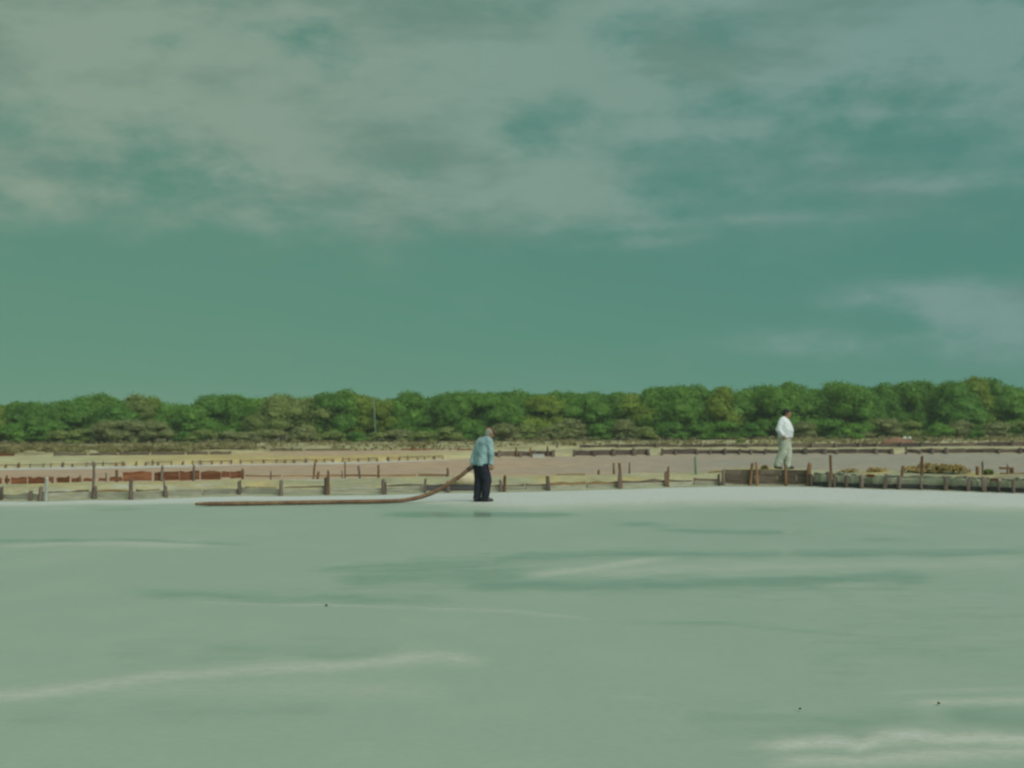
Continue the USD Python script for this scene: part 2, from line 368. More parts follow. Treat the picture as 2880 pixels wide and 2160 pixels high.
# brine lying in the hollows
wk = (wet > 0.16) & keep
fw = f[wk.reshape(-1)[f].any(1)]
ids = np.unique(fw)
remap = np.full(len(v), -1); remap[ids] = np.arange(len(ids))
wv = v[ids].copy(); wv[:, 2] = -0.002
water_mat = usdkit.material(stage, '/World/Looks/shallow_brine', {
    'a': ('attribute', {'attribute': 'cover'}), 'g': ('geometry', {}),
    'm': ('mapping', {'mapping_type': 'point', 'scale': (1.3, 2.4, 1.0)}), 'n': ('noise_texture', {'scale': 1.2, 'detail': 8, 'roughness': 0.62}),
    's': ('math', {'math_type': 'multiply_add', 'value2': 1.3, 'value3': -0.74}), 'sum': ('math', {'math_type': 'add'}),
    'c': ('map_range', {'range_type': 'smoothstep', 'from_min': 0.0, 'from_max': 1.0, 'to_min': 0, 'to_max': .56, 'clamp': True}),
    'mr': ('mapping', {'mapping_type': 'point', 'scale': (3.0, 9.0, 1.0)}), 'rip': ('noise_texture', {'scale': 1.0, 'detail': 3}), 'b': ('bump', {'strength': 0.12, 'distance': 0.004}),
    'fr': ('fresnel', {'IOR': 1.35}), 'k': ('math', {'math_type': 'multiply', 'use_clamp': True}),
    'tt': ('mix_color', {'a': (1, 1, 1), 'b': (.86, .96, .91)}), 't': ('transparent_bsdf', {}), 'gl': ('glossy_bsdf', {'color': (1, 1, 1), 'roughness': 0.09}), 'mix': ('mix_closure', {})},
    [('g.position', 'm.vector'), ('m.vector', 'n.vector'), ('n.fac', 's.value1'), ('a.fac', 'sum.value1'), ('s.value', 'sum.value2'), ('sum.value', 'c.value'), ('g.position', 'mr.vector'), ('mr.vector', 'rip.vector'),
     ('rip.fac', 'b.height'), ('b.normal', 'gl.normal'), ('b.normal', 'fr.normal'), ('fr.fac', 'k.value1'), ('c.result', 'k.value2'), ('c.result', 'tt.fac'), ('tt.result', 't.color'), ('k.value', 'mix.fac'), ('t.BSDF', 'mix.closure1'), ('gl.BSDF', 'mix.closure2')],
    surface='mix.closure')
water = part(None, 'shallow_water', (wv, remap[fw]), water_mat, smooth=True)
attr(water, 'cover', wet.reshape(-1)[ids])
tag(water, 'thin films of greenish brine lying in long bands on the salt pan', 'water', kind='structure')

# ------------------------------------------------------------------ banks, the pan behind, land up to the trees
G_PTS = [(-2500, 1370), (-400, 1326), (0, 1318), (350, 1312), (700, 1305), (1000, 1300), (1250, 1292), (1400, 1286), (2000, 1278), (2900, 1275), (3400, 1278), (5500, 1300)]   # far edge of the pink pan
U_PTS = [(-2500, 1290), (-400, 1285), (0, 1283), (300, 1281), (640, 1278), (750, 1272), (1250, 1268), (1570, 1262), (2100, 1260), (2900, 1253), (5500, 1270)]                # foot of the line beyond
Z_PAN2, Z_BANK2, Z_FAR = 0.10, 0.30, 0.42
far_edge = interp([(px, flat(px, py, Z_PAN2)[1]) for px, py in G_PTS])
upper_edge = interp([(px, flat(px, py, Z_BANK2)[1]) for px, py in U_PTS])
bank_top = interp([(-2500, .30), (0, .30), (700, .31), (1300, .31), (1950, .31), (2060, .42), (2260, .42), (2330, .36), (2600, .40), (2880, .38), (5500, .38)])

cols2 = np.concatenate([np.linspace(-9000, -520, 60), np.arange(-500, 3381, 13.0), np.linspace(3400, 11900, 60)])
S = np.concatenate([np.linspace(-.7, 4.6, 46), np.linspace(4.75, 12, 12)])     # metres behind the foot of the near bank
Fd = front_depth(cols2)
Fd = np.convolve(np.pad(Fd, 3, mode='edge'), np.ones(7) / 7, 'valid')
Dn = Fd[None] + S[:, None]
end_n = Dn[-1]
T = np.linspace(0, 1, 26)[1:]
Gd, Ud = far_edge(cols2), upper_edge(cols2)
Dm = end_n[None] + (Gd - .6 - end_n)[None] * T[:, None]
E = np.concatenate([np.linspace(-.5, 4, 16)])
De = Gd[None] + E[:, None]
De2 = De[-1][None] + (Ud - 1 - De[-1])[None] * np.linspace(0, 1, 14)[1:, None]
Df = Ud[None] + np.linspace(-.8, 3, 10)[:, None]
Dt = Df[-1][None] + np.geomspace(1, 90, 30)[:, None]
Dg = np.maximum(Dt[-1][None] + np.geomspace(30, 600, 14)[:, None], 0)
D2 = np.vstack([Dn, Dm, De, De2, Df, Dt, Dg])
D2 = np.maximum.accumulate(D2, 0)
PX2 = np.broadcast_to(cols2, D2.shape)
X2 = (PX2 - CX) / FPX * D2
s = D2 - Fd[None]
bt = bank_top(PX2)
nz = value_noise(X2 * .8, D2 * .8, 21, 5)
near_h = np.interp(s.ravel(), [-.7, -.05, .1, .12, .9, 1.8, 2.7, 3.1, 3.6], [-.05, .03, .05, .12, .22, 1.0, 1.0, .9, 0]).reshape(s.shape)
# profile: damp foot, low board, slope, flat top, drop to the pan behind
prof = np.where(s < .1, np.interp(s, [-.7, -.05, .1], [-.06, .02, .05]), np.interp(s, [.1, .14, 1.5, 2.7, 3.0, 3.5], [0.05, .15, .86, 1.0, .85, 0.0]) * np.where(s > .1, bt, 1) + np.interp(s, [.1, .14, .5], [0, .06, 0]))
prof = np.where(s > 3.5, 0, prof)
e = D2 - Gd[None]
u = D2 - Ud[None]
hfar = np.where(e < 0, Z_PAN2 - .02, np.interp(e, [0, .25, 2, 4], [Z_PAN2 - .02, Z_PAN2 + .16, Z_BANK2 + .04, Z_BANK2]))
hfar = np.where(u > -.2, np.interp(u, [-.2, 0.3, 2.5, 30, 200], [Z_BANK2, Z_BANK2 + .16, Z_FAR, Z_FAR + .1, Z_FAR + .3]), hfar)
H2 = np.where(s < 3.5, np.maximum(prof, np.where(s > 3.0, Z_PAN2 - .02, -9)), hfar)
amp = np.where((s > .15) & (s < 3.3), .045, 0) + np.where(e > .3, .05, 0) + np.where(u > 1, .05, 0)
H2 = H2 + amp * nz + 0.004 * nz
P2 = np.stack([X2, D2, H2], -1)
GX2, GY2 = to_px(P2)

SAND, PALE, OCHRE, OLIVE, MUD, PINK, GREYPINK, SALTC, RUSTS, DAMP = (.55 * np.array(c) for c in ((.62, .52, .25), (.66, .62, .36), (.70, .55, .24), (.27, .25, .11), (.26, .19, .12), (.66, .47, .32), (.48, .43, .35), (.74, .76, .70), (.34, .19, .09), (.42, .45, .31)))


def mixc(a, b, t):
    t = np.clip(t, 0, 1)[..., None]
    return a * (1 - t) + b * t


n1 = value_noise(X2 * .25, D2 * .5, 31, 4); n2_ = value_noise(X2 * .9, D2 * .9, 32, 4); n3 = value_noise(X2 * .08, D2 * .3, 33, 4)
rightness = np.clip((GX2 - 1500) / 1200, 0, 1)
c_near = mixc(np.broadcast_to(mixc(SAND, PALE, np.array(.45)), P2.shape), DAMP, .35 + .8 * n1 + .25 * rightness)
c_near = mixc(c_near, OCHRE, 2.2 * (n2_ - .12) * np.interp(s, [.6, 1.6, 3], [.2, 1, 1]))
c_near = mixc(c_near, RUSTS, 2.5 * (n1 - .38))
c_near = mixc(c_near, SALTC, 1.8 * (-n2_ - .25))
c_near = mixc(c_near, DAMP, np.interp(s, [-.2, .12, .3], [1, .8, 0]))
c_pan2 = mixc(np.broadcast_to(PINK, P2.shape), GREYPINK, np.clip((GX2 - 1300) / 900, 0, 1) + .4 * n3)
c_pan2 = mixc(c_pan2, SALTC, np.interp(e, [-3.2, -1.6, -.3], [0, .75, .9]) * np.clip((1350 - GX2) / 250, 0, 1) + .5 * (n1 - .4))
c_bank2 = mixc(np.broadcast_to(PALE, P2.shape), OCHRE, np.clip(1.5 - np.abs(GX2 - 830) / 400, 0, 1) * 1.0 + .5 * n1)
c_bank2 = mixc(c_bank2, MUD, np.clip((GX2 - 1350) / 200, 0, 1) * .35 + .5 * (n2_ - .2))
mid = np.clip(1 - np.abs((GX2 - 1000) / 420), 0, 1)
c_bank2 = mixc(c_bank2, PINK, 1.5 * mid * np.clip((e - 6) / 3, 0, 1))
c_far = mixc(np.broadcast_to(mixc(PALE, SAND, np.array(.4)), P2.shape), OLIVE, .35 + .9 * n1)
c_far = mixc(c_far, SALTC, 1.6 * (n3 - .15) * np.clip((GX2 - 600) / 600, 0.2, 1))
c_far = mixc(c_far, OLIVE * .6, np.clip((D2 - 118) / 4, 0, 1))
soil = np.where((s < 3.4)[..., None], c_near, np.where((e < 0)[..., None], c_pan2, np.where((u < 0)[..., None], c_bank2, c_far)))
v2, f2 = grid_mesh(P2)
ground = part(None, 'ground', (v2, f2), soil_material('sandy_soil'), smooth=True)
attr(ground, 'soil', np.clip(soil.reshape(-1, 3), .02, .85), 'color')
tag(ground, 'sandy banks and pinkish brine pans reaching back to the trees', 'ground', kind='structure')
far_base = part(None, 'terrain', trimesh.creation.cylinder(900, 0.1, sections=64).apply_translation((0, 0, -.35)), noise_mat('far_soil', [(.3, (.12, .14, .06)), (.7, (.25, .24, .12))], (.02, .02, .02)))
tag(far_base, 'low flat land around the salt works', 'terrain', kind='structure')


def ground_z(px, y):
    """Height of the ground at a column and distance."""
    j = np.argmin(np.abs(cols2 - px))
    return float(np.interp(y, D2[:, j], H2[:, j]))


# ------------------------------------------------------------------ timber walls
def on_wall(px, py, A, B):
    """Where the ray through a pixel meets the upright plane through A and B."""
    d = ray(px, py)
    n = np.array([B[1] - A[1], A[0] - B[0]])
    t = ((A[:2] - CAM[:2]) @ n) / (d[:2] @ n)
    return CAM + d * t


class Line:
    """The foot of a wall: pixels at a height, so that posts and boards can be set along it."""
    def __init__(self, pts, z, shift=0.0):
        self.px = np.array([p[0] for p in pts], float)
        self.P = np.array([flat(p[0], p[1], z) for p in pts])
        self.P[:, :2] *= 1 + shift / np.linalg.norm(self.P[:, :2], axis=1)[:, None]
        self.z = z

    def seg(self, px):
        i = int(np.clip(np.searchsorted(self.px, px) - 1, 0, len(self.px) - 2))
        return self.P[i], self.P[i + 1]

    def at(self, px, py):
        A, B = self.seg(px)
        return on_wall(px, py, A, B)


def rough_prism(bottom, top, w, d, lean, rng, sides=7, rag=.25):
    """A weathered post: irregular section, slightly tapered, uneven broken top."""
    bottom, top = np.asarray(bottom, float), np.asarray(top, float)
    h = top[2] - bottom[2]
    lv = np.array([0, .35, .7, 1.0])
    ang = np.arange(sides) * 2 * np.pi / sides + rng.uniform(0, 1)
    rad = 1 + rng.uniform(-.18, .18, sides)
    V = []
    for k, t in enumerate(lv):
        c = bottom * (1 - t) + top * t + np.array([lean * h * t + rng.uniform(-.08, .08) * w, 0, 0])
        r = rad * (1 - .18 * t) * (1 + rng.uniform(-.08, .08, sides))
        ring = np.stack([np.cos(ang) * r * w / 2, np.sin(ang) * r * d / 2, np.zeros(sides)], 1) + c
        if k == 3:
            ring[:, 2] += rng.uniform(-rag, rag * .3, sides) * min(h, .25)
        V.append(ring)
    V = np.vstack(V + [[V[-1].mean(0)]])
    F = []
    for k in range(3):
        for j in range(sides):
            a, b = k * sides + j, k * sides + (j + 1) % sides
            F += [[a, b, b + sides], [a, b + sides, a + sides]]
    for j in range(sides):
        F.append([3 * sides + j, 3 * sides + (j + 1) % sides, len(V) - 1])
    return V, np.array(F)


def rough_board(A, B, h0, h1, thick, rng, n=5, rag=.12):
    """A board on edge from A to B (points at its lower edge), with an uneven upper edge; h0, h1: heights at the ends."""
    A, B = np.asarray(A, float), np.asarray(B, float)
    d = B - A
    nrm = np.array([-d[1], d[0], 0]); nrm /= np.linalg.norm(nrm[:2]) + 1e-9
    V = []
    for i in range(n):
        t = i / (n - 1)
        c = A + d * t
        h = (h0 * (1 - t) + h1 * t) * (1 + rng.uniform(-rag, rag))
        o = nrm * rng.uniform(-.25, .25) * thick
        lo = rng.uniform(-.02, .02) * (h0 + h1)
        for y, z in ((0, lo), (thick, lo), (thick, h), (0, h)):
            V.append(c + nrm * y + o + np.array([0, 0, z]))
    F = []
    for i in range(n - 1):
        for j in range(4):
            a, b = i * 4 + j, i * 4 + (j + 1) % 4
            F += [[a, a + 4, b], [b, a + 4, b + 4]]
    F += [[0, 1, 2], [0, 2, 3]]
    k = (n - 1) * 4
    F += [[k, k + 2, k + 1], [k, k + 3, k + 2]]
    return np.array(V), np.array(F)


rw = np.random.default_rng(42)


def put_post(T, line, px, top, foot=None, wpx=12, mat='post', lean=0.0, shift=0.0, sink=.12, part_name='post'):
    """A post standing on the line at pixel px, its top at pixel row top."""
    org = np.array(T.GetPrim().GetAttribute('xformOp:translate').Get()) if T is not None else np.zeros(3)
    t = line.at(px, top)
    b = t.copy(); b[2] = line.z - sink
    for q in (t, b):
        q[:2] *= 1 + shift / np.linalg.norm(q[:2])
    w = wpx * t[1] / FPX
    return part(T, part_name, rough_prism(b, t, w, w * rw.uniform(.8, 1.1), lean, rw), M[mat], smooth=40, origin=org)


def put_board(T, line, px0, px1, lo, hi, mat, shift=0.02, thick=.035, part_name='board', rag=.1, n=None):
    """A board between two columns; lo and hi are pixel rows (number or pair) of its lower and upper edges."""
    org = np.array(T.GetPrim().GetAttribute('xformOp:translate').Get()) if T is not None else np.zeros(3)
    lo, hi = np.broadcast_to(lo, 2), np.broadcast_to(hi, 2)
    a, a2 = line.at(px0, lo[0]), line.at(px0, hi[0])
    b, b2 = line.at(px1, lo[1]), line.at(px1, hi[1])
    h0, h1 = a2[2] - a[2], b2[2] - b[2]
    for q in (a, b):
        q[:2] *= 1 + shift / np.linalg.norm(q[:2])
    return part(T, part_name, rough_board(a, b, h0, h1, thick, rw, n or max(4, int(abs(px1 - px0) / 22)), rag), M[mat], origin=org)


near = Line([(px, py) for px, py in BASE if -950 < px < 4100], 0.0)
shifted = near

# 1. low wall of salt crusted boards and scattered posts along the left and middle of the near bank
left_wall = thing('retaining_wall', 'low salt-crusted timber edging with scattered weathered posts along the left white shoreline', 'retaining wall', loc=near.at(0, 1409))
bp = lambda px, dy: float(base_py(px) - dy)
spec = [(-260, 1372, 12, 'post'), (-130, 1376, 12, 'post'), (2, 1366, 13, 'post'), (85, 1378, 13, 'post'), (113, 1368, 15, 'post'), (262, 1306, 10, 'post'), (264, 1366, 14, 'post'), (368, 1344, 12, 'post'), (466, 1364, 12, 'post'), (466, 1346, 6, 'post'), (672, 1350, 11, 'post'),
        (791, 1350, 13, 'post'), (924, 1322, 9, 'post_rust'), (918, 1342, 15, 'post'), (1079, 1346, 10, 'post'), (1086, 1352, 6, 'post'), (1195, 1345, 10, 'post'), (1262, 1352, 10, 'post'), (1408, 1350, 11, 'post'), (1419, 1336, 9, 'post_rust'), (1543, 1338, 13, 'post'), (1741, 1330, 13, 'post'), (1748, 1302, 10, 'post_rust'),
        (1874, 1325, 11, 'post'), (1879, 1311, 8, 'post_rust'), (2024, 1330, 9, 'post')]
for px, top, w, m in spec:
    put_post(left_wall, near, px, top, wpx=w, mat=m, lean=rw.uniform(-.07, .07), shift=-.08 + rw.uniform(-.05, .03), sink=.15)
white = put_post(left_wall, near, 129, 1343, wpx=10, mat='post_pale', lean=.03, shift=-.12)
tag(white, 'bleached white post')
xs = [-420, -262, -128, 4, 114, 262, 368, 466, 570, 672, 791, 920, 1080, 1195]
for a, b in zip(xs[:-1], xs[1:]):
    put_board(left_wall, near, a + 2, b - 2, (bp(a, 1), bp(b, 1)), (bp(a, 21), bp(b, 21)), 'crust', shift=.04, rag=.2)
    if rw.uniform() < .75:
        put_board(left_wall, near, a + rw.uniform(2, 20), b - rw.uniform(2, 22), (bp(a, 22), bp(b, 22)), (bp(a, 25.5 + rw.uniform(-1, 2)), bp(b, 26)), 'ochre' if rw.uniform() < .4 else 'brown', shift=.05, part_name='rail', rag=.6)  # thin strip along the edging in place of the shadow line there
for a, b in ((1195, 1262), (1262, 1335)):
    put_board(left_wall, near, a + 3, b - 1, (bp(a, 1), bp(b, 1)), (bp(a, 23), bp(b, 23)), 'dark', shift=.04)
xs = [1337, 1408, 1478, 1543, 1650, 1741, 1874, 1950, 2024]
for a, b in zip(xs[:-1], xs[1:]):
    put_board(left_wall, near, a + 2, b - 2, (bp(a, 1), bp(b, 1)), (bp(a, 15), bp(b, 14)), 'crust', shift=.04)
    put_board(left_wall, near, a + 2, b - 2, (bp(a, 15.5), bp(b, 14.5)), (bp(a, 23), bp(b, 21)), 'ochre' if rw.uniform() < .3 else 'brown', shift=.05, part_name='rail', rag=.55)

# 2. the plank wall under the standing person
plank = thing('plank_wall', 'grey-brown plank wall below the person in white, rust-brown posts against it', 'plank wall', loc=near.at(2150, 1367))
cuts = [2038, 2098, 2160, 2214, 2272]
for r_, (d0, d1) in enumerate(((0, 15.5), (16, 31.5), (32, 46))):
    off = (0, 26, -18)[r_]
    cc = [2038] + [c + off for c in cuts[1:-1]] + [2272]
    for a, b in zip(cc[:-1], cc[1:]):
        put_board(plank, near, a + .6, b - .6, (bp(a, d0 - 1), bp(b, d0 - 1)), (bp(a, d1), bp(b, d1)), 'brown', shift=.06 + rw.uniform(-.012, .012), thick=.05, rag=.03)
for px, top, w, m, ln in ((2033, 1318, 12, 'post', .02), (2108, 1302, 9, 'post_rust', .10), (2130, 1297, 8, 'post_rust', -.05), (2212, 1304, 9, 'post_rust', -.05), (2273, 1300, 17, 'post_rust', .03), (2280, 1330, 14, 'post', 0)):
    put_post(plank, near, px, top, wpx=w, mat=m, lean=ln, shift=-.07)

# 3. the wall on the right: close dark posts, a dark wet board at the foot, pale boards above
right_wall = thing('retaining_wall', 'low timber edging of close dark posts with a wet dark footboard, right of the plank wall', 'retaining wall', loc=near.at(2335, 1371))
ps = [(2335, 1328, 15), (2345, 1332, 8), (2378, 1334, 11), (2425, 1333, 13), (2488, 1332, 13), (2528, 1335, 12), (2592, 1337, 8), (2660, 1337, 14), (2722, 1340, 11), (2769, 1338, 14), (2811, 1344, 9), (2851, 1344, 12), (2905, 1346, 12), (2970, 1350, 13), (3040, 1352, 12)]
for px, top, w in ps:
    put_post(right_wall, near, px, top, wpx=w, mat='post', lean=rw.uniform(-.1, .06), shift=-.08)
xs = [2284] + [p[0] for p in ps if p[2] > 8]
for a, b in zip(xs[:-1], xs[1:]):
    put_board(right_wall, near, a + 1, b - 1, (bp(a, -1), bp(b, -1)), (bp(a, 15), bp(b, 15)), 'dark', shift=-.02, rag=.12)
    put_board(right_wall, near, a - 2, b + 2, (bp(a, 13), bp(b, 13)), (bp(a, 33 + rw.uniform(-2, 4)), bp(b, 33 + rw.uniform(-2, 4))), 'crust_soft', shift=.10, thick=.07, rag=.14, n=7, part_name='panel')
    put_board(right_wall, near, a + 4, b - 3, (bp(a, 31), bp(b, 31)), (bp(a, 39 + rw.uniform(-2, 3)), bp(b, 39 + rw.uniform(-2, 3))), 'crust', shift=.24, thick=.05, rag=.35, n=7, part_name='panel')

# 4. rust-brown board walls along the back edge of the near bank, left
back = lambda pts, z: Line(pts, z)
wA = back([(-420, 1372), (0, 1362), (240, 1359), (345, 1357)], .27)
rustA = thing('board_wall', 'long rust-brown board wall at the left edge, crossing behind the white post', 'board wall', loc=wA.at(0, 1362))
for a, b, lo, hi in ((-420, -250, 1369, 1346), (-240, -110, 1367, 1346), (-100, 6, 1362, 1344), (12, 28, 1357, 1345), (30, 76, 1362, 1342), (78, 126, 1361, 1341), (134, 149, 1354, 1342), (158, 196, 1357, 1341), (200, 230, 1356, 1343), (233, 260, 1354, 1345), (276, 300, 1353, 1345), (306, 345, 1353, 1346)):
    put_board(rustA, wA, a + 1, b - 1, lo, hi, 'rust', shift=.03, rag=.2)
for px, top, w, m in ((20, 1336, 6, 'post_rust'), (148, 1340, 9, 'post_rust'), (126, 1338, 6, 'post_rust'), (225, 1334, 5, 'post_rust'), (300, 1330, 5, 'post')):
    put_post(rustA, wA, px, top, wpx=w, mat=m, lean=rw.uniform(-.05, .05), shift=-.06)
wB = back([(300, 1355), (500, 1351), (690, 1347)], .29)
rustB = thing('board_wall', 'dark rust-brown board wall between two stakes, left of the hose end, its boards solid', 'board wall', loc=wB.at(500, 1351))
for a, b, lo, hi in ((308, 345, 1353, 1342), (345, 428, 1353, 1327), (433, 505, 1352, 1327), (505, 562, 1351, 1326), (564, 622, 1350, 1326), (622, 648, 1344, 1326), (648, 680, 1346, 1326)):
    put_board(rustB, wB, a + 1, b - 1, (lo, lo - 1.5), (hi, hi - .7), 'rust', shift=.03, rag=.1)
for px, top, w, m in ((330, 1319, 9, 'post_rust'), (455, 1309, 9, 'post'), (545, 1307, 8, 'post'), (683, 1316, 8, 'post_rust')):
    put_post(rustB, wB, px, top, wpx=w, mat=m, lean=rw.uniform(-.06, .06), shift=-.07)

# 5. ochre rail with stakes along the back edge of the near bank, between the hose and the rust boards
wC = back([(690, 1346), (980, 1343), (1270, 1341)], .27)
rail = thing('stake_fence', 'broken ochre rail with uneven thin stakes left of the stooping person, above the flat hose', 'stake fence', loc=wC.at(980, 1343))
for a, b in ((690, 790), (796, 878), (884, 966), (972, 1060), (1068, 1170), (1176, 1262)):
    put_board(rail, wC, a, b, (1341 - (a - 690) * .004, 1341 - (b - 690) * .004), (1336.5 - (a - 690) * .004, 1336.5 - (b - 690) * .004), 'ochre', shift=.03, part_name='rail', rag=.3)
for px, top, w, m, ln in ((762, 1324, 4, 'post', 0), (880, 1300, 6, 'post_rust', .1), (890, 1326, 10, 'post_rust', .2), (962, 1322, 4, 'post', 0), (970, 1297, 5, 'post_rust', 0), (1013, 1309, 7, 'post', -.1), (1063, 1307, 7, 'post_rust', .03), (1259, 1314, 8, 'post', 0)):
    put_post(rail, wC, px, top, wpx=w, mat=m, lean=ln, shift=-.05)

# 6. single stakes and leftovers on the bank, each its own thing
wD = back([(1380, 1338), (1700, 1336), (2030, 1333)], .28)
r2 = thing('fallen_rail', 'thin ochre plank lying on the bank just right of the stooping person', 'plank', loc=wD.at(1600, 1336))
put_board(r2, wD, 1565, 1646, (1339, 1337), (1334, 1332), 'ochre', shift=0, rag=.2)
r3 = thing('fallen_rail', 'short rust-brown plank lying on the bank beside the left end of the plank wall', 'plank', loc=wD.at(2000, 1333))
put_board(r3, wD, 1994, 2034, (1336, 1335), (1326, 1325), 'ochre', shift=.1, rag=.15)
for px, top, w, m, lab in ((1684, 1320, 9, 'post_rust', 'short rust-brown stake stub on the bank, left of the paired tall posts'), (1727, 1300, 7, 'post_rust', 'thin rust-brown stake just left of the paired tall posts'),
                           (1770, 1300, 5, 'post', 'very thin grey stake just right of the paired tall posts'), (1957, 1280, 8, 'post_green', 'slim dull green stake between the last tall post and the plank wall')):
    st = thing('stake', lab, 'stake', loc=wD.at(px, 1337))
    put_post(st, wD, px, top, wpx=w, mat=m, lean=rw.uniform(-.04, .04), sink=.1, part_name='shaft')
wE = back([(2285, 1338), (2500, 1336), (2900, 1338)], .33)
for px, top, w, m, lab in ((2337, 1280, 9, 'post_rust', 'tall rust-brown stake right of the plank wall, rising above the bank'), (2591, 1281, 9, 'post_rust', 'tall rust-brown stake standing in the brown weeds on the right bank'), (2749, 1312, 14, 'post_rust', 'thick short rust-brown stump right of the brown weeds'),
                           (2764, 1297, 7, 'post', 'small grey stake behind the thick rust-brown stump'), (2845, 1313, 13, 'post_rust', 'rust-brown stump near the right edge of the bank'), (2535, 1308, 9, 'post_rust', 'leaning rust-brown stake left of the brown weeds'), (2832, 1303, 6, 'post', 'little grey stake at the right edge behind the stump')):
    st = thing('stake', lab, 'stake', loc=wE.at(px, 1337))
    put_post(st, wE, px, top, wpx=w, mat=m, lean=.14 if px == 2535 else rw.uniform(-.04, .04), sink=.1, part_name='shaft')
for a, b, lo, hi, lab in ((2810, 2842, 1320, 1313, 'upper ochre plank left of the stump at the right edge'), (2812, 2885, 1338, 1330, 'long ochre plank at the foot of the stump at the right edge'), (2785, 2806, 1353, 1346, 'small red-brown board end among the dark right posts'), (2438, 2458, 1342, 1334, 'small rust-brown block on the pale bank among the right posts')):
    st = thing('loose_plank', lab, 'plank', loc=wE.at(a, lo))
    put_board(st, wE if lo < 1340 else near, a, b, lo, hi, 'ochre' if lo < 1340 and a > 2500 else 'rust', shift=-.1 if lo < 1340 else .0, rag=.15)

# 7. rows of pegs along the far edges of the pink pan
far1 = Line([(px, py) for px, py in G_PTS if -450 < px < 1300], Z_PAN2)
pegs = thing('peg_fence', 'long row of small dark pegs with thin rail behind the rust-brown boards', 'peg fence', loc=far1.at(300, 1312))
x = -380.0
px_list = []
while x < 1250:
    px_list.append(x)
    hpx = 12 - 3.5 * np.clip(x, 0, 1250) / 1250 + rw.uniform(-2.5, 3.5)
    g = float(np.interp(x, far1.px, [p[1] for p in G_PTS if -450 < p[0] < 1300]))
    put_post(pegs, far1, x, g - hpx - 2, wpx=rw.choice([4, 6, 8]), mat=rw.choice(['post', 'post', 'post_rust']), lean=rw.uniform(-.15, .15), sink=.06, part_name='peg')
    x += (31 - 8 * np.clip(x, 0, 1250) / 1250) * rw.uniform(.75, 1.3)
for a, b in zip(px_list[:-1], px_list[1:]):
    if rw.uniform() < .8:
        ga, gb = (float(np.interp(q, far1.px, [p[1] for p in G_PTS if -450 < p[0] < 1300])) for q in (a, b))
        put_board(pegs, far1, a, b, (ga - 8.5, gb - 8), (ga - 11, gb - 10.5), rw.choice(['ochre', 'brown']), shift=.05, thick=.02, part_name='rail', rag=.2, n=3)
for px, top in ((262, 1296), (345, 1296), (430, 1292)):
    put_post(pegs, far1, px, top, wpx=5, mat='post', sink=.06, part_name='peg')
far2 = Line([(740, 1272), (1000, 1270), (1260, 1268), (1400, 1266)], Z_BANK2)
pegs2 = thing('peg_fence', 'faint farther row of tiny pegs below the scrub, behind the yellow strip', 'peg fence', loc=far2.at(1000, 1270))
x = 745.0
while x < 1395:
    put_post(pegs2, far2, x, 1261 - (x - 740) * .005 + rw.uniform(-2, 3), wpx=rw.choice([4, 6, 7]), mat=rw.choice(['post', 'post_rust']), lean=rw.uniform(-.1, .1), sink=.06, part_name='peg')
    x += 26 * rw.uniform(.7, 1.4)
for a, b in ((760, 850), (860, 985), (1130, 1220), (1225, 1330)):
    put_board(pegs2, far2, a, b, 1266, 1262.5, 'rust' if a > 1100 else 'brown', shift=.05, thick=.02, part_name='rail', rag=.3)

# 8. dark board walls at the far edge of the pan, right half
far3 = Line([(1250, 1292), (1400, 1286), (2000, 1278), (2900, 1275), (3400, 1277)], Z_PAN2)
g3 = lambda q: float(np.interp(q, [1250, 1400, 2000, 2900, 3400], [1292, 1286, 1278, 1275, 1277]))
dark_wall = thing('board_wall', 'long low dark board wall with stubby posts edging the far side of the greyish pan, behind the person in white', 'board wall', loc=far3.at(2000, 1278))
x = 1352.0
while x < 3300:
    w = rw.uniform(34, 62)
    top = 16 if x < 1900 else 13
    kind = rw.choice(['dark_brown', 'dark_brown', 'brown'])
    if rw.uniform() < .86:
        put_board(dark_wall, far3, x + .5, x + w - .5, (g3(x) + .5 - rw.choice([0, 0, 5]), g3(x + w) + .5), (g3(x) - top, g3(x + w) - top + rw.uniform(-2, 2)), kind, shift=.06, thick=.05, rag=.08, n=4)
    if rw.uniform() < .85:
        put_post(dark_wall, far3, x, g3(x) - top * rw.uniform(.75, 1.25) - 2, wpx=rw.uniform(7, 14), mat='post', lean=rw.uniform(-.1, .1), shift=-.1, sink=.06)
    x += w
for px, top in ((1452, 1258), (1492, 1258), (1540, 1254)):
    put_post(dark_wall, far3, px, top, wpx=6, mat='post_rust', shift=-.05)
far4 = Line([(1560, 1262), (2100, 1260), (2500, 1257), (2900, 1254), (3400, 1256)], Z_BANK2)
g4 = lambda q: float(np.interp(q, [1560, 2100, 2500, 2900, 3400], [1262, 1260, 1257, 1254, 1256]))
upper_wall = thing('board_wall', 'second dark brown board wall farther back, running just below the pale strip under the trees', 'board wall', loc=far4.at(2100, 1260))
x = 1566.0
while x < 3300:
    w = rw.uniform(38, 70)
    if rw.uniform() < .93:
        put_board(upper_wall, far4, x + .5, x + w - .5, (g4(x) + .5, g4(x + w) + .5), (g4(x) - 11 + rw.uniform(-2, 2), g4(x + w) - 11 + rw.uniform(-2, 2)), rw.choice(['dark_brown', 'brown'] if x > 2450 else ['dark_brown', 'dark_brown', 'brown']), shift=.06, thick=.05, rag=.12, n=4)
    if rw.uniform() < .5:
        put_post(upper_wall, far4, x, g4(x) - rw.uniform(11, 17), wpx=rw.uniform(5, 9), mat='post', lean=rw.uniform(-.1, .1), shift=-.1, sink=.06)
    x += w
far5 = Line([(-420, 1288), (0, 1284), (300, 1282), (660, 1279)], Z_BANK2)
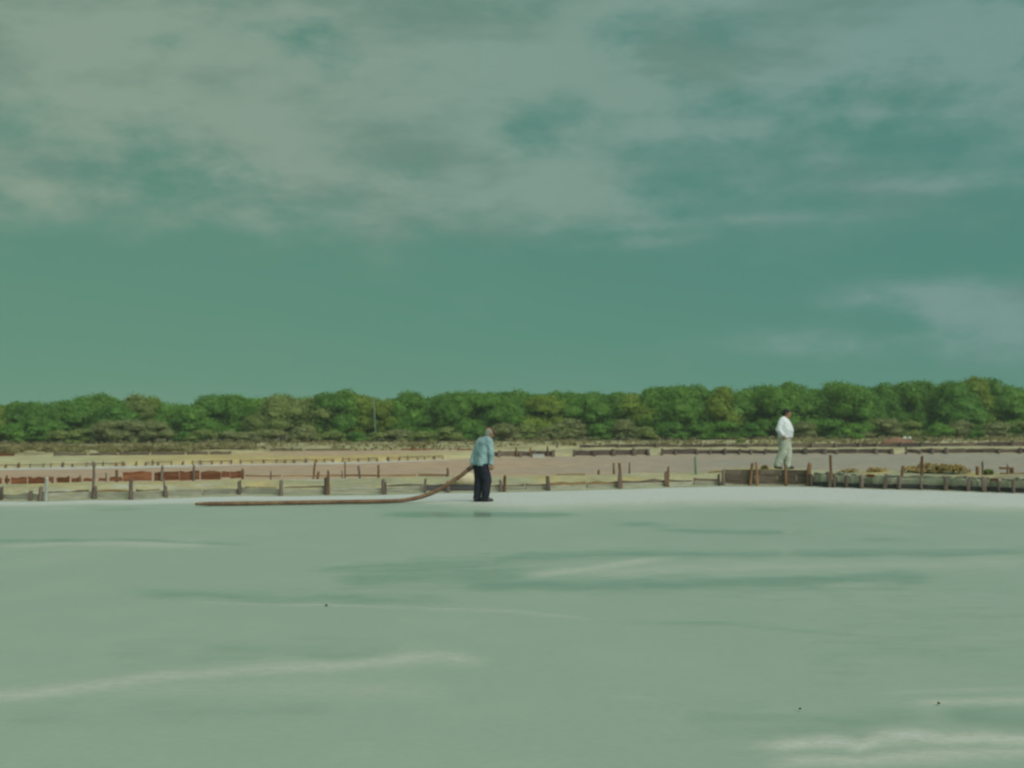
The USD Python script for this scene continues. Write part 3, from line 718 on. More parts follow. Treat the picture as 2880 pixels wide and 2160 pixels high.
low_left = thing('board_wall', 'low worn brown board edging far left, among the olive scrub below the trees', 'board wall', loc=far5.at(300, 1282))
for a, b in ((-300, -190), (-60, 40), (150, 245), (250, 330), (334, 420), (424, 520), (524, 585), (590, 650)):
    put_board(low_left, far5, a, b, (1283 - a * .008, 1283 - b * .008), (1276 - a * .01, 1276 - b * .01), 'rust' if a < 150 else 'brown', shift=.05, thick=.04, rag=.25)

# pale box by the far wall
c = deep(1514, 1290, far_edge(1514) - 1.0)
c[2] = ground_z(1514, c[1])
box = thing('storage_box', 'pale whitish box at the foot of the far dark wall, right of the stooping person', 'box', loc=c)
bm = trimesh.creation.box((.62, .4, .13)).apply_translation((0, 0, .065))
lid = trimesh.creation.box((.66, .44, .04)).apply_translation((0, 0, .15))
pale_mat = noise_mat('pale_plastic', [(.3, (.38, .40, .36)), (.7, (.46, .47, .43))], (6, 6, 6), .6)
part(box, 'body', bm, pale_mat); part(box, 'lid', lid, pale_mat)

# ------------------------------------------------------------------ vegetation
def leaf_quads(C, N, size, rng):
    """One small folded leaf spray per centre, roughly facing its normal."""
    n = len(C)
    a = np.cross(N, rng.normal(size=(n, 3))); a /= np.linalg.norm(a, axis=1, keepdims=True) + 1e-9
    b = np.cross(N, a)
    s = size * rng.uniform(.6, 1.35, (n, 1))
    p0 = C - a * s; p2 = C + a * s
    p1 = C - b * s * .55 + N * s * .18; p3 = C + b * s * .55 + N * s * .18
    V = np.stack([p0, p1, p2, p3], 1).reshape(-1, 3)
    i = np.arange(n)[:, None] * 4
    F = np.concatenate([i + [0, 1, 2], i + [0, 2, 3]])
    return V, F


ICO = trimesh.creation.icosphere(1)


def crown_mesh(w, d, h, base, rng, lobes=13, leaf=.13, density=95, hollow=.0, spiky=.0):
    """Leaf sprays over many uneven lobes filling a dome w x d x h above base, with solid leaf-coloured cores added inside to block light."""
    V, F, nv = [], [], 0
    for k in range(lobes):
        if k == 0:
            c = np.array([0, 0, base + h * .80]); r = np.array([w * .26, d * .26, h * .20])
        else:
            t = rng.uniform(0, 1) ** .8
            ang = rng.uniform(0, 2 * np.pi)
            rad = math.sqrt(max(.05, 1 - (t * .93) ** 2)) * rng.uniform(.35, .80)
            c = np.array([math.cos(ang) * rad * w * .5, math.sin(ang) * rad * d * .5, base + h * (.10 + .72 * t)])
            r = np.array([w, d, h * .8]) * rng.uniform(.16, .27)
        n = int(density * (r[0] * r[2]) ** .8 * rng.uniform(.8, 1.2) / .8) + 25
        u = rng.normal(size=(n, 3)); u /= np.linalg.norm(u, axis=1, keepdims=True)
        u[:, 2] = np.where(u[:, 2] < -.5, -u[:, 2], u[:, 2])
        rr = rng.uniform(.84, 1.10, (n, 1)) + np.where(rng.uniform(size=(n, 1)) < .08, spiky + .12, 0)
        C = c + u * r * rr
        C = C[C[:, 2] > .05]
        if len(C) == 0:
            continue
        N = u[:len(C)] + rng.normal(scale=.55, size=(len(C), 3)); N /= np.linalg.norm(N, axis=1, keepdims=True)
        v_, f_ = leaf_quads(C, N, leaf, rng)
        V.append(v_); F.append(f_ + nv); nv += len(v_)
        if hollow < 1:
            q = ICO.vertices * (r * (.74 - .3 * hollow)) * rng.uniform(.8, 1.15, (len(ICO.vertices), 1)) + c
            q[:, 2] = np.maximum(q[:, 2], .02)
            V.append(q); F.append(ICO.faces + nv); nv += len(q)
    return np.vstack(V), np.vstack(F)


def trunk_mesh(h, r, rng, limbs=4, spread=.9):
    """A tapered trunk that forks into limbs, multi-stemmed as mangroves are."""
    V, F, nv = [], [], 0

    def tube(pts, rad, sides=6):
        nonlocal nv
        pts = np.asarray(pts, float)
        ang = np.arange(sides) * 2 * np.pi / sides
        ring = np.stack([np.cos(ang), np.sin(ang), 0 * ang], 1)
        v_ = (pts[:, None] + ring[None] * np.asarray(rad)[:, None, None]).reshape(-1, 3)
        f_ = []
        for i in range(len(pts) - 1):
            for j in range(sides):
                a, b = i * sides + j, i * sides + (j + 1) % sides
                f_ += [[a, b, b + sides], [a, b + sides, a + sides]]
        V.append(v_); F.append(np.array(f_) + nv); nv += len(v_)
    fork = np.array([rng.uniform(-.1, .1), rng.uniform(-.1, .1), h * .3])
    tube([[0, 0, -.1], fork * .5, fork], [r * 1.3, r, r * .85])
    for k in range(limbs):
        a = rng.uniform(0, 2 * np.pi)
        e_ = fork + np.array([math.cos(a) * spread, math.sin(a) * spread, h * rng.uniform(.3, .55)])
        m_ = (fork + e_) / 2 + np.array([math.cos(a) * .1, math.sin(a) * .1, -.05])
        tube([fork, m_, e_], [r * .7, r * .5, r * .2])
    return np.vstack(V), np.vstack(F)


def leaf_mat(name, dark, mid, light, scale=1.1, trans=.42):
    n = {'g': ('geometry', {}), 'n': ('noise_texture', {'scale': scale, 'detail': 3, 'roughness': .6}), 'r': ('rgb_ramp', {'ramp': [(.3, dark), (.52, mid), (.75, light)]}),
         'is': ('math', {'math_type': 'multiply_add', 'value2': .10, 'value3': -.05}), 'ad': ('math', {'math_type': 'add'}),
         'd': ('principled_bsdf', {'roughness': .62, 'specular_ior_level': .25}), 't': ('translucent_bsdf', {}), 'x': ('mix_closure', {'fac': trans})}
    l = [('g.position', 'n.vector'), ('g.random_per_island', 'is.value1'), ('n.fac', 'ad.value1'), ('is.value', 'ad.value2'), ('ad.value', 'r.fac'), ('r.color', 'd.base_color'), ('r.color', 't.color'), ('d.BSDF', 'x.closure1'), ('t.BSDF', 'x.closure2')]
    return usdkit.material(stage, f'/World/Looks/{name}', n, l, surface='x.closure')


LEAF = {'dark green': leaf_mat('dark_green_leaves', (.075, .175, .03), (.115, .25, .043), (.16, .31, .058)),
        'mid green': leaf_mat('mid_green_leaves', (.095, .21, .031), (.14, .285, .046), (.185, .34, .062)),
        'yellow-green': leaf_mat('yellow_green_leaves', (.15, .22, .03), (.215, .30, .045), (.28, .36, .06)),
        'olive': leaf_mat('olive_leaves', (.16, .215, .055), (.225, .28, .08), (.29, .34, .11)),
        'grey-brown': leaf_mat('grey_brown_scrub', (.17, .195, .075), (.235, .26, .105), (.31, .33, .15)),
        'ochre': leaf_mat('ochre_weed', (.32, .23, .09), (.44, .34, .14), (.54, .45, .21))}
LEAF['marsh'] = leaf_mat('marsh_plants', (.17, .135, .065), (.25, .23, .10), (.33, .33, .15))
BARK = noise_mat('grey_bark', [(.3, (.09, .07, .05)), (.7, (.20, .17, .13))], (9, 9, 3))

SKY_LINE = [(-420, 1150), (-250, 1140), (-120, 1135), (0, 1140), (50, 1134), (85, 1131), (112, 1124), (150, 1141), (185, 1126), (215, 1119), (250, 1112), (285, 1107), (310, 1111), (345, 1129), (383, 1111), (400, 1129), (430, 1115), (470, 1131), (535, 1139), (560, 1125), (592, 1110), (622, 1107), (660, 1110), (700, 1125),
            (740, 1120), (790, 1109), (815, 1100), (838, 1117), (868, 1106), (900, 1110), (915, 1119), (935, 1105), (970, 1097), (1005, 1109), (1040, 1119), (1070, 1131), (1100, 1120), (1122, 1105), (1145, 1102), (1170, 1117), (1200, 1118), (1225, 1108), (1255, 1106), (1290, 1103), (1330, 1100), (1380, 1105),
            (1425, 1102), (1460, 1098), (1495, 1107), (1530, 1111), (1565, 1103), (1605, 1103), (1640, 1109), (1662, 1096), (1700, 1108), (1735, 1105), (1780, 1105), (1812, 1098), (1832, 1092), (1870, 1090), (1905, 1085), (1935, 1080), (1960, 1082), (1992, 1093), (2035, 1089), (2090, 1095), (2112, 1078), (2140, 1084), (2180, 1083), (2220, 1076), (2250, 1080), (2282, 1096),
            (2312, 1081), (2350, 1075), (2392, 1080), (2430, 1088), (2462, 1085), (2492, 1078), (2522, 1081), (2555, 1075), (2592, 1072), (2620, 1080), (2636, 1090), (2664, 1069), (2692, 1072), (2720, 1076), (2742, 1061), (2780, 1064), (2812, 1080), (2842, 1086), (2872, 1074), (2960, 1072), (3060, 1080), (3180, 1070), (3320, 1078)]
sky_line = interp(SKY_LINE)
rt_ = np.random.default_rng(1234)
LAND = [(0, 'the photo\'s left edge'), (129, 'the white post'), (262, 'the tall grey post'), (383, 'the wispy skyline tuft'), (466, 'the dark rust wall'), (560, 'the hose tip'), (683, 'the rust wall\'s right end'), (815, 'the olive skyline bump'), (924, 'the rust-topped post'),
        (1054, 'the thin pale pole'), (1145, 'the hose bend'), (1260, 'the cream sack'), (1375, 'the stooping person'), (1514, 'the pale box'), (1662, 'the stake stub'), (1748, 'the paired tall posts'), (1877, 'the last tall post'), (1957, 'the slim green stake'), (2060, 'the plank wall\'s left end'), (2210, 'the person in white'), (2337, 'the first right-hand stake'),
        (2425, 'the close dark posts'), (2525, 'the debris heap'), (2591, 'the stake in weeds'), (2664, 'the brown weeds'), (2749, 'the thick stump'), (2850, 'the photo\'s right edge')]
SEEN = set()


def where(px, what, tails):
    """A label that is unlike all before it: what it looks like and which landmark it stands behind or beside."""
    best = sorted(LAND, key=lambda a: abs(a[0] - px))[:3]
    for lx, name in best:
        rel = 'behind' if abs(px - lx) < 14 else ('right of' if px > lx else 'left of')
        for t in tails:
            lab = f'{what}{t} {rel} {name}'
            if lab not in SEEN:
                SEEN.add(lab)
                return lab
    lab = f'{what}{tails[0]} between {best[0][1]} and {best[1][1]}'
    k = 2
    while lab in SEEN:
        lab = f'{what} in the hind rank between {best[0][1]} and {best[1][1]}'
        k += 1
        if k > 3:
            break
    SEEN.add(lab)
    return lab


TREE_BASE = interp([(-500, 1252), (0, 1250), (700, 1246), (1400, 1240), (2100, 1233), (2880, 1228), (3400, 1226)])


def tree(px, top, tone, wpx, rng, rear=False, name='mangrove_tree', style=''):
    y = rng.uniform(121.5, 125) if not rear else rng.uniform(129, 134)
    z0 = ground_z(px, y) - .05
    p = deep(px, top, y)
    h = p[2] - z0
    w = wpx * y / FPX
    base = thing(name, None, 'tree', loc=(p[0], y, z0), rotz=rng.uniform(0, 6.28))
    look = f'{style}{tone} mangrove tree'
    tag(base, where(px, look, ['', ', uneven crown,', ', fuller crown,', ', ragged outline,'] if not rear else [' in the hind rank', ' peeping over the front rank']), group='mangrove trees along the skyline')
    part(base, 'trunk', trunk_mesh(h * .8, .09, rng, 5, w * .28), BARK, smooth=True)
    part(base, 'crown', crown_mesh(w, w * .9, h * .97, h * .04, rng, lobes=24, leaf=.105, density=210, spiky=.12), LEAF[tone])


fx = []
for (px, py) in SKY_LINE:
    lo = min(sky_line(px - 22), sky_line(px + 22))
    fx.append((px, py, py <= lo + 2))
placed = []
for px, py, peak in fx:
    if placed and px - placed[-1] < 34:
        continue
    placed.append(px)
    tone = rt_.choice(['dark green', 'mid green', 'mid green', 'yellow-green'], p=[.36, .3, .24, .10])
    if 780 < px < 905 or px == 383 or 2105 < px < 2118:
        tone = 'olive' if px != 868 else 'yellow-green'
    wpx = rt_.uniform(145, 205) if not peak else rt_.uniform(105, 145)
    hh = 1250 - py
    style = 'tall ' if peak else ('broad ' if wpx > 178 else 'rounded ')
    tree(px, py + rt_.uniform(-1, 2) + (0 if peak else 2), tone, wpx, rt_, style=style)
for k, px in enumerate(np.arange(-440, 3340, 62.0)):
    q = px + rt_.uniform(-12, 12)
    tree(q, max(sky_line(q - 20), sky_line(q + 20), sky_line(q)) + rt_.uniform(-1, 4), rt_.choice(['dark green', 'mid green']), rt_.uniform(120, 160), rt_, rear=True, style='dense ')

# shrubs along the foot of the trees: (px, top row, width px, tone)
shrubs = [(-150, 1185, 120, 'mid green'), (-60, 1195, 90, 'olive'), (40, 1190, 90, 'mid green'), (110, 1200, 80, 'dark green'), (165, 1212, 80, 'olive'), (232, 1205, 90, 'olive'), (300, 1183, 90, 'grey-brown'), (362, 1180, 110, 'grey-brown'), (440, 1186, 110, 'grey-brown'), (520, 1212, 60, 'dark green'), (570, 1208, 84, 'olive'), (640, 1212, 80, 'grey-brown'),
          (705, 1214, 80, 'grey-brown'), (770, 1208, 84, 'grey-brown'), (850, 1200, 84, 'grey-brown'), (885, 1218, 60, 'olive'), (940, 1212, 74, 'olive'), (1000, 1216, 70, 'dark green'), (1062, 1216, 74, 'olive'), (1120, 1208, 90, 'grey-brown'), (1190, 1212, 84, 'olive'), (1262, 1200, 80, 'olive'), (1330, 1204, 64, 'dark green'), (1420, 1190, 84, 'grey-brown'),
          (1480, 1192, 74, 'olive'), (1545, 1200, 74, 'grey-brown'), (1600, 1178, 100, 'grey-brown'), (1690, 1192, 74, 'mid green'), (1760, 1180, 84, 'grey-brown'), (1820, 1200, 64, 'olive'), (1890, 1188, 84, 'dark green'), (1960, 1194, 74, 'dark green'), (2040, 1184, 84, 'mid green'), (2110, 1190, 74, 'dark green'), (2260, 1186, 84, 'grey-brown'), (2330, 1178, 84, 'dark green'),
          (2400, 1190, 74, 'mid green'), (2480, 1176, 94, 'grey-brown'), (2560, 1184, 84, 'olive'), (2640, 1190, 84, 'mid green'), (2700, 1182, 74, 'grey-brown'), (2752, 1196, 64, 'dark green'), (2810, 1186, 84, 'grey-brown'), (2880, 1184, 94, 'olive'), (2960, 1186, 94, 'mid green')]
for px, top, wpx, tone in shrubs:
    y = rt_.uniform(114, 118)
    z0 = ground_z(px, y) - .05
    p = deep(px, top, y)
    h, w = max(.5, p[2] - z0), 1.3 * wpx * y / FPX
    b = thing('shrub', where(px, f'low {tone} shrub', [' below the trees', ' with thin twigs']), 'shrub', loc=(p[0], y, z0), rotz=rt_.uniform(0, 6), group='shrubs along the foot of the trees')
    part(b, 'stem', trunk_mesh(h * .7, .04, rt_, 5, w * .25), BARK, smooth=True)
    part(b, 'foliage', crown_mesh(w, w * .8, h, .0, rt_, lobes=15, leaf=.095, density=170, hollow=.3, spiky=.2), LEAF[tone])
for px, top, wpx, tone, y, what in ((142, 1258, 40, 'grey-brown', 84, 'small round dark scrub bush'), (520, 1252, 60, 'grey-brown', 96, 'spreading brown scrub bush'), (2088, 1236, 40, 'olive', 95, 'small olive weed tuft on the pale strip'), (2745, 1212, 62, 'dark green', 104, 'compact dark green bush before the others'), (2600, 1226, 30, 'grey-brown', 100, 'dry leafless bush on the pale strip')):
    z0 = ground_z(px, y) - .03
    p = deep(px, top, y)
    h, w = max(.35, p[2] - z0), wpx * y / FPX
    b = thing('shrub', where(px, what, ['']), 'shrub', loc=(p[0], y, z0))
    part(b, 'stem', trunk_mesh(h * .7, .03, rt_, 5, w * .25), BARK, smooth=True)
    part(b, 'foliage', crown_mesh(w, w * .8, h, .0, rt_, lobes=9, leaf=.08, density=150, hollow=.3, spiky=.2), LEAF[tone])

# brown weeds on the right bank, each clump its own thing
for px, top, wpx, tone, lab in ((2562, 1312, 50, 'ochre', 'small ochre weed clump left of the tall stake on the right bank'), (2606, 1303, 66, 'ochre', 'ochre weed clump around the foot of the tall stake, right bank'), (2652, 1306, 60, 'ochre', 'brown weed clump in the middle of the right bank'),
                                (2692, 1307, 60, 'ochre', 'rightmost brown weed clump in the middle of the right bank'), (2392, 1322, 50, 'ochre', 'flat yellowish weed clump right of the plank wall'), (2462, 1317, 60, 'ochre', 'flat yellowish weed clump above the close dark posts'), (2778, 1322, 34, 'olive', 'small green weed tuft right of the thick stump'),
                                (2152, 1314, 24, 'ochre', 'small yellow weed tuft on top of the plank wall')):
    y = front_depth(px) + 2.0
    z0 = ground_z(px, y) - .02
    p = deep(px, top, y)
    h, w = max(.1, p[2] - z0), wpx * y / FPX
    b = thing('weed_clump', lab, 'weeds', loc=(p[0], y, z0))
    part(b, 'stem', trunk_mesh(h * .7, .008, rt_, 5, w * .25), BARK, smooth=True)
    part(b, 'leaves', crown_mesh(w, w * .9, h, .0, rt_, lobes=11, leaf=.045, density=420, hollow=1.0, spiky=.5), LEAF[tone])

# ground-hugging scrub over the far banks: nobody could count it
C, N = [], []
for k in range(14000):
    px = rt_.uniform(-450, 3300)
    zone = rt_.uniform()
    if zone < .5:
        px = -450 + (px + 450) * .31
        y = upper_edge(px) + rt_.uniform(.3, 14)
    elif zone < .75:
        y = rt_.uniform(100, 119)
    else:
        y = upper_edge(px) + rt_.uniform(1, 22)
    if value_noise(np.array(px * .012), np.array(y * .22), 77, 3) < (.05 if px > 720 else -.12):
        continue
    x = (px - CX) / FPX * y
    C.append((x + rt_.uniform(-.05, .05), y, ground_z(px, y) + rt_.uniform(.02, .22))); N.append(rt_.normal(size=3) + [0, -.3, .6])
C, N = np.array(C), np.array(N); N /= np.linalg.norm(N, axis=1, keepdims=True)
cv, cf = leaf_quads(np.repeat(C, 5, 0) + rt_.normal(scale=(.12, .12, .05), size=(len(C) * 5, 3)), np.repeat(N, 5, 0), .10, rt_)
gc = part(None, 'ground_cover', (cv, cf), LEAF['marsh'])
tag(gc, 'low olive and brown salt-marsh plants scattered over the far banks', 'ground cover', kind='stuff')

# debris heap, far right
y = upper_edge(2525) + 3
c = deep(2525, 1253, y); z0 = ground_z(2525, y)
heap = thing('debris_heap', 'dark brown debris heap with two pale lumps on top, on the far bank at right', 'debris heap', loc=(c[0], y, z0))
hv = trimesh.creation.icosphere(3)
hv.vertices *= (1.15, .6, .45)
hv.vertices += .14 * value_noise(hv.vertices[:, 0] * 2.5, hv.vertices[:, 1] * 2.5 + hv.vertices[:, 2] * 3, 55, 4)[:, None] * hv.vertices
part(heap, 'mound', hv, noise_mat('brown_debris', [(.3, (.10, .05, .03)), (.7, (.26, .15, .09))], (5, 5, 5), bump=.05), smooth=True)
for k in (.38, .72):
    st = trimesh.creation.icosphere(2); st.vertices *= (.15, .12, .10)
    part(heap, 'pale_lump', st.apply_translation((k, -.25, .40)), pale_mat, smooth=True)

# thin pale pole among the trees
y = 116.0
p, b0 = deep(1051, 1122, y), deep(1057, 1214, y)
pole = thing('pole', 'thin pale grey pole standing among the trees left of the stooping person', 'pole', loc=(b0[0], y, 0))
lz = ground_z(1055, y)
cyl = rough_prism((0, 0, lz - .1), (p[0] - b0[0], 0, p[2]), .11, .11, 0, rt_, sides=10, rag=.02)
part(pole, 'shaft', cyl, noise_mat('pale_pole', [(.3, (.11, .17, .13)), (.7, (.16, .22, .18))], (3, 3, 1)), smooth=40)
part(pole, 'cap', trimesh.creation.cylinder(.07, .06, sections=12).apply_translation((p[0] - b0[0], 0, p[2] + .01)), M['post'])

# small dark clods on the pan
CLOD = noise_mat('brown_mud', [(.3, (.07, .065, .04)), (.7, (.13, .12, .075))], (30, 30, 30))
for px, py, wpx, lab in ((918, 1703, 12, 'small dark clod lying on the thin pale salt line in the middle foreground'), (2250, 1994, 13, 'dark brown clod alone in the lower right foreground'), (2640, 1979, 14, 'dark clod at the tip of the short pale streak, lower right')):
    c = flat(px, py, .0); r = .62 * wpx * c[1] / FPX / 2
    st = trimesh.creation.icosphere(2)
    st.vertices *= np.array([1.1, .9, .7]) * r
    st.vertices *= (1 + .35 * value_noise(st.vertices[:, 0] / r * 1.3 + px, st.vertices[:, 1] / r * 1.3 + st.vertices[:, 2] / r, int(px) % 50, 3))[:, None]
    cl = part(None, 'mud_clod', st.apply_translation((c[0], c[1], r * .35)), CLOD, smooth=True)
    tag(cl, lab, 'clod')

# ------------------------------------------------------------------ sack behind the stooping person
y = front_depth(1310) + .75
c = deep(1312, 1366, y); z0 = ground_z(1312, y)
sack = thing('sack', 'cream coloured filled sack lying on the bank behind the stooping person', 'sack', loc=(c[0], y, z0 + .15))
sv = trimesh.creation.icosphere(4)
sv.vertices = np.sign(sv.vertices) * np.abs(sv.vertices) ** np.array([.8, .9, .85])
sv.vertices *= (.36, .22, .185)
sv.vertices *= (1 + .05 * value_noise(sv.vertices[:, 0] * 9, sv.vertices[:, 2] * 9 + sv.vertices[:, 1] * 7, 61, 3))[:, None]
sv.vertices[:, 2] = np.maximum(sv.vertices[:, 2], -.15)
sv.vertices[:, 2] *= 1 - .25 * np.clip(-sv.vertices[:, 0] / .36, 0, 1) ** 2
part(sack, 'body', sv, noise_mat('cream_sackcloth', [(.3, (.38, .33, .21)), (.7, (.50, .45, .31))], (8, 8, 8), .9, .01), smooth=True)
knot = trimesh.creation.cone(.07, .14, sections=14).apply_transform(trimesh.transformations.rotation_matrix(-math.pi / 2, [0, 1, 0])).apply_translation((.46, 0, -.02))
part(sack, 'tied_neck', knot, M['ochre'], smooth=True)

# ------------------------------------------------------------------ people
def chain(pts, seg=18):
    """Hulls of spheres joint to joint: a limb that tapers and bends at its joints."""
    sp = [m3.Manifold.sphere(r, seg).translate(tuple(map(float, p))) for p, r in pts]
    return [m3.Manifold.batch_hull([a, b]) for a, b in zip(sp[:-1], sp[1:])] or sp


def hull(pts, seg=18):
    return m3.Manifold.batch_hull([m3.Manifold.sphere(r, seg).translate(tuple(map(float, p))) for p, r in pts])


def merge(parts_, length=.022, rounds=8, fold=0.0, seed=1):
    m = m3.Manifold.batch_boolean(parts_, m3.OpType.Add).refine_to_length(length)
    k = m.to_mesh()
    t = trimesh.Trimesh(k.vert_properties[:, :3], k.tri_verts, process=True)
    trimesh.smoothing.filter_taubin(t, .5, -.52, rounds)
    if fold:
        n = t.vertex_normals
        q = t.vertices
        t.vertices = q + n * (fold * value_noise(q[:, 2] * 13 + q[:, 0] * 6, q[:, 0] * 9 - q[:, 1] * 9 + q[:, 2] * 4, seed, 3))[:, None]
    return t


def hand(wrist, tip_dir, side, curl, s=1.0):
    """Palm, four unequal bent fingers and a thumb leaving the side of the palm. tip_dir: along the fingers, side: towards the thumb, curl: the way the fingers close."""
    d, t, c_ = (np.asarray(q, float) / np.linalg.norm(q) for q in (tip_dir, side, curl))
    t = t - d * (t @ d); t /= np.linalg.norm(t)
    c_ = c_ - d * (c_ @ d) - t * (c_ @ t); c_ /= np.linalg.norm(c_)
    w = np.asarray(wrist, float)
    out = [hull([(w, .024 * s), (w + d * .085 * s + t * .028 * s, .014 * s), (w + d * .08 * s - t * .03 * s, .013 * s), (w + d * .03 * s + t * .026 * s, .017 * s)], 12)]
    for k, ln in enumerate((.072, .082, .076, .058)):
        b = w + d * .078 * s + t * (.03 - .02 * k) * s
        p1 = b + (d * .85 + c_ * .5) * ln * .42 * s
        p2 = p1 + (d * .45 + c_ * .9) * ln * .33 * s
        p3 = p2 + (d * .0 + c_ * 1.0) * ln * .27 * s
        out += chain([(b, .0095 * s), (p1, .009 * s), (p2, .0085 * s), (p3, .0075 * s)], 10)
    b = w + d * .02 * s + t * .026 * s
    p1 = b + (d * .6 + t * .7 + c_ * .3) * .042 * s
    p2 = p1 + (d * .75 + t * .15 + c_ * .6) * .034 * s
    out += chain([(b, .013 * s), (p1, .0105 * s), (p2, .009 * s)], 10)
    return out


def head(c, f, upv, r=.1):
    """Skull, jaw, nose, eyes' hollows, ears; f: the way the face looks."""
    c, f, upv = (np.asarray(q, float) for q in (c, f, upv))
    f = f / np.linalg.norm(f); upv = upv - f * (upv @ f); upv /= np.linalg.norm(upv); s_ = np.cross(f, upv)
    out = [hull([(c + upv * .03 - f * .015, r * .88), (c + upv * .02 + f * .03, r * .76), (c - upv * .06 + f * .045, r * .48), (c - upv * .085 + f * .072, r * .27)], 22)]
    out += chain([(c + f * (r * .98) + upv * .012, .010), (c + f * (r * 1.17) - upv * .022, .015)], 10)                     # nose
    out.append(hull([(c + f * .095 - upv * .058 + s_ * .018, .010), (c + f * .095 - upv * .058 - s_ * .018, .010)], 10))      # mouth
    out.append(hull([(c + f * .088 + upv * .032 + s_ * .035, .011), (c + f * .088 + upv * .032 - s_ * .035, .011)], 10))      # brow
    for q in (-1, 1):
        out.append(hull([(c + s_ * q * r * .86 - f * .01 + upv * .012, .016), (c + s_ * q * r * .9 - f * .016 - upv * .02, .011)], 10))
    return out


def eyes(P, c, f, upv, mat, r=.1):
    c, f, upv = (np.asarray(q, float) for q in (c, f, upv))
    f = f / np.linalg.norm(f); upv = upv - f * (upv @ f); upv /= np.linalg.norm(upv); s_ = np.cross(f, upv)
    for q in (-1, 1):
        e_ = trimesh.creation.icosphere(1, .0125).apply_translation(c + f * .083 + upv * .012 + s_ * q * .033)
        part(P, 'eye', e_, mat, smooth=True)


def shoe(heel, toe, z=.0):
    heel, toe = np.asarray(heel, float), np.asarray(toe, float)
    m_ = heel * .45 + toe * .55
    s_ = hull([(heel + [0, 0, .035], .042), (heel + [0, 0, .08], .040), (m_ + [0, 0, .04], .046), (toe + [0, 0, .03], .034)], 14)
    return s_


SKIN = noise_mat('tanned_skin', [(.3, (.25, .125, .075)), (.7, (.31, .165, .10))], (20, 20, 20), .55)
EYE = noise_mat('dark_eye', [(.3, (.03, .025, .02)), (.7, (.05, .04, .03))], (20, 20, 20), .3)
BLUE = noise_mat('light_blue_shirt_cloth', [(.3, (.155, .26, .27)), (.7, (.245, .37, .375))], (5, 5, 5), .9, .006, sheen=.1)
NAVY = noise_mat('dark_trouser_cloth', [(.3, (.008, .010, .020)), (.6, (.013, .015, .026)), (.8, (.028, .020, .020))], (5, 5, 4), .85, .006)
CAPM = noise_mat('brown_cap_cloth', [(.3, (.07, .045, .03)), (.7, (.12, .08, .055))], (12, 12, 12), .9)
GREYH = noise_mat('grey_hair', [(.3, (.15, .16, .115)), (.7, (.24, .25, .18))], (30, 30, 12), .8)
SHOED = noise_mat('dark_shoe_leather', [(.3, (.035, .028, .024)), (.7, (.08, .06, .05))], (12, 12, 12), .6)
WHITE = noise_mat('white_shirt_cloth', [(.3, (.49, .53, .54)), (.7, (.56, .60, .61))], (5, 5, 5), .9, .006)
SAGE = noise_mat('pale_green_trouser_cloth', [(.3, (.31, .345, .275)), (.7, (.39, .425, .345))], (5, 5, 5), .9, .006)
BLACKH = noise_mat('dark_hair', [(.3, (.010, .008, .007)), (.7, (.025, .018, .015))], (30, 30, 12), .75)
V3 = lambda *a: np.array(a, float)

# the stooping person hauling the hose
yA = flat(1355, 1411)[1]
oA = flat(1355, 1411); oA[2] = 0.004
A = thing('person', 'stooping person in light blue shirt, dark trousers and brown cap hauling a long brown hose', 'person', loc=oA)
fA, rA = V3(.82, .57, 0), V3(.57, -.82, 0)
hc, hf, hu = V3(.175, .105, 1.525), V3(.78, .42, -.46), V3(.5, .3, .8)
pel = V3(-.025, 0, .86)
lsh, rsh = V3(.06, .04, 1.33) - rA * .185, V3(.07, .04, 1.33) + rA * .185
lel, lwr = V3(-.16, .13, 1.07), V3(-.225, .055, .835)
rel, rwr = V3(.215, -.165, 1.055), V3(.215, -.155, .825)
lhip, rhip = pel - rA * .085, pel + rA * .085
lkn, rkn = V3(-.065, .06, .47), V3(.115, -.05, .49)
lan, ran = V3(-.105, .035, .085), V3(.075, -.035, .085)
lheel, ltoe = V3(-.135, .02, 0), V3(.03, .12, 0)
rheel, rtoe = V3(.045, -.05, 0), V3(.215, .03, 0)
nk = V3(.115, .07, 1.40)
body = [hull([(pel + rA * .07, .105), (pel - rA * .07, .105), (V3(.01, 0, 1.02) + rA * .06, .105), (V3(.01, 0, 1.02) - rA * .06, .105)]),
        hull([(V3(.01, 0, 1.02), .12), (V3(.055, .03, 1.25) + rA * .08, .105), (V3(.055, .03, 1.25) - rA * .08, .105)]),
        hull([(V3(.055, .03, 1.25), .11), (lsh, .055), (rsh, .055), (nk, .055)])]
body += chain([(nk - [0, 0, .03], .058), (hc - hu / np.linalg.norm(hu) * .05, .052)]) + head(hc, hf, hu)
body += chain([(lsh, .055), (lel, .043), (lwr, .029)]) + chain([(rsh, .055), (rel, .043), (rwr, .029)])
body += chain([(lhip, .095), (lkn, .058), (lan, .042)]) + chain([(rhip, .095), (rkn, .058), (ran, .042)])
body += [shoe(lheel, ltoe).scale((1, 1, 1)), shoe(rheel, rtoe)]
body += hand(lwr, (-.25, -.15, -.95), (.3, -.9, 0), (-.8, -.5, -.1), 1.05) + hand(rwr, (.12, .05, -1), (.9, .3, 0), (-.2, .9, -.1), 1.05)
part(A, 'body', merge(body, .02, 6), SKIN, smooth=True)
eyes(A, hc, hf, hu, EYE)
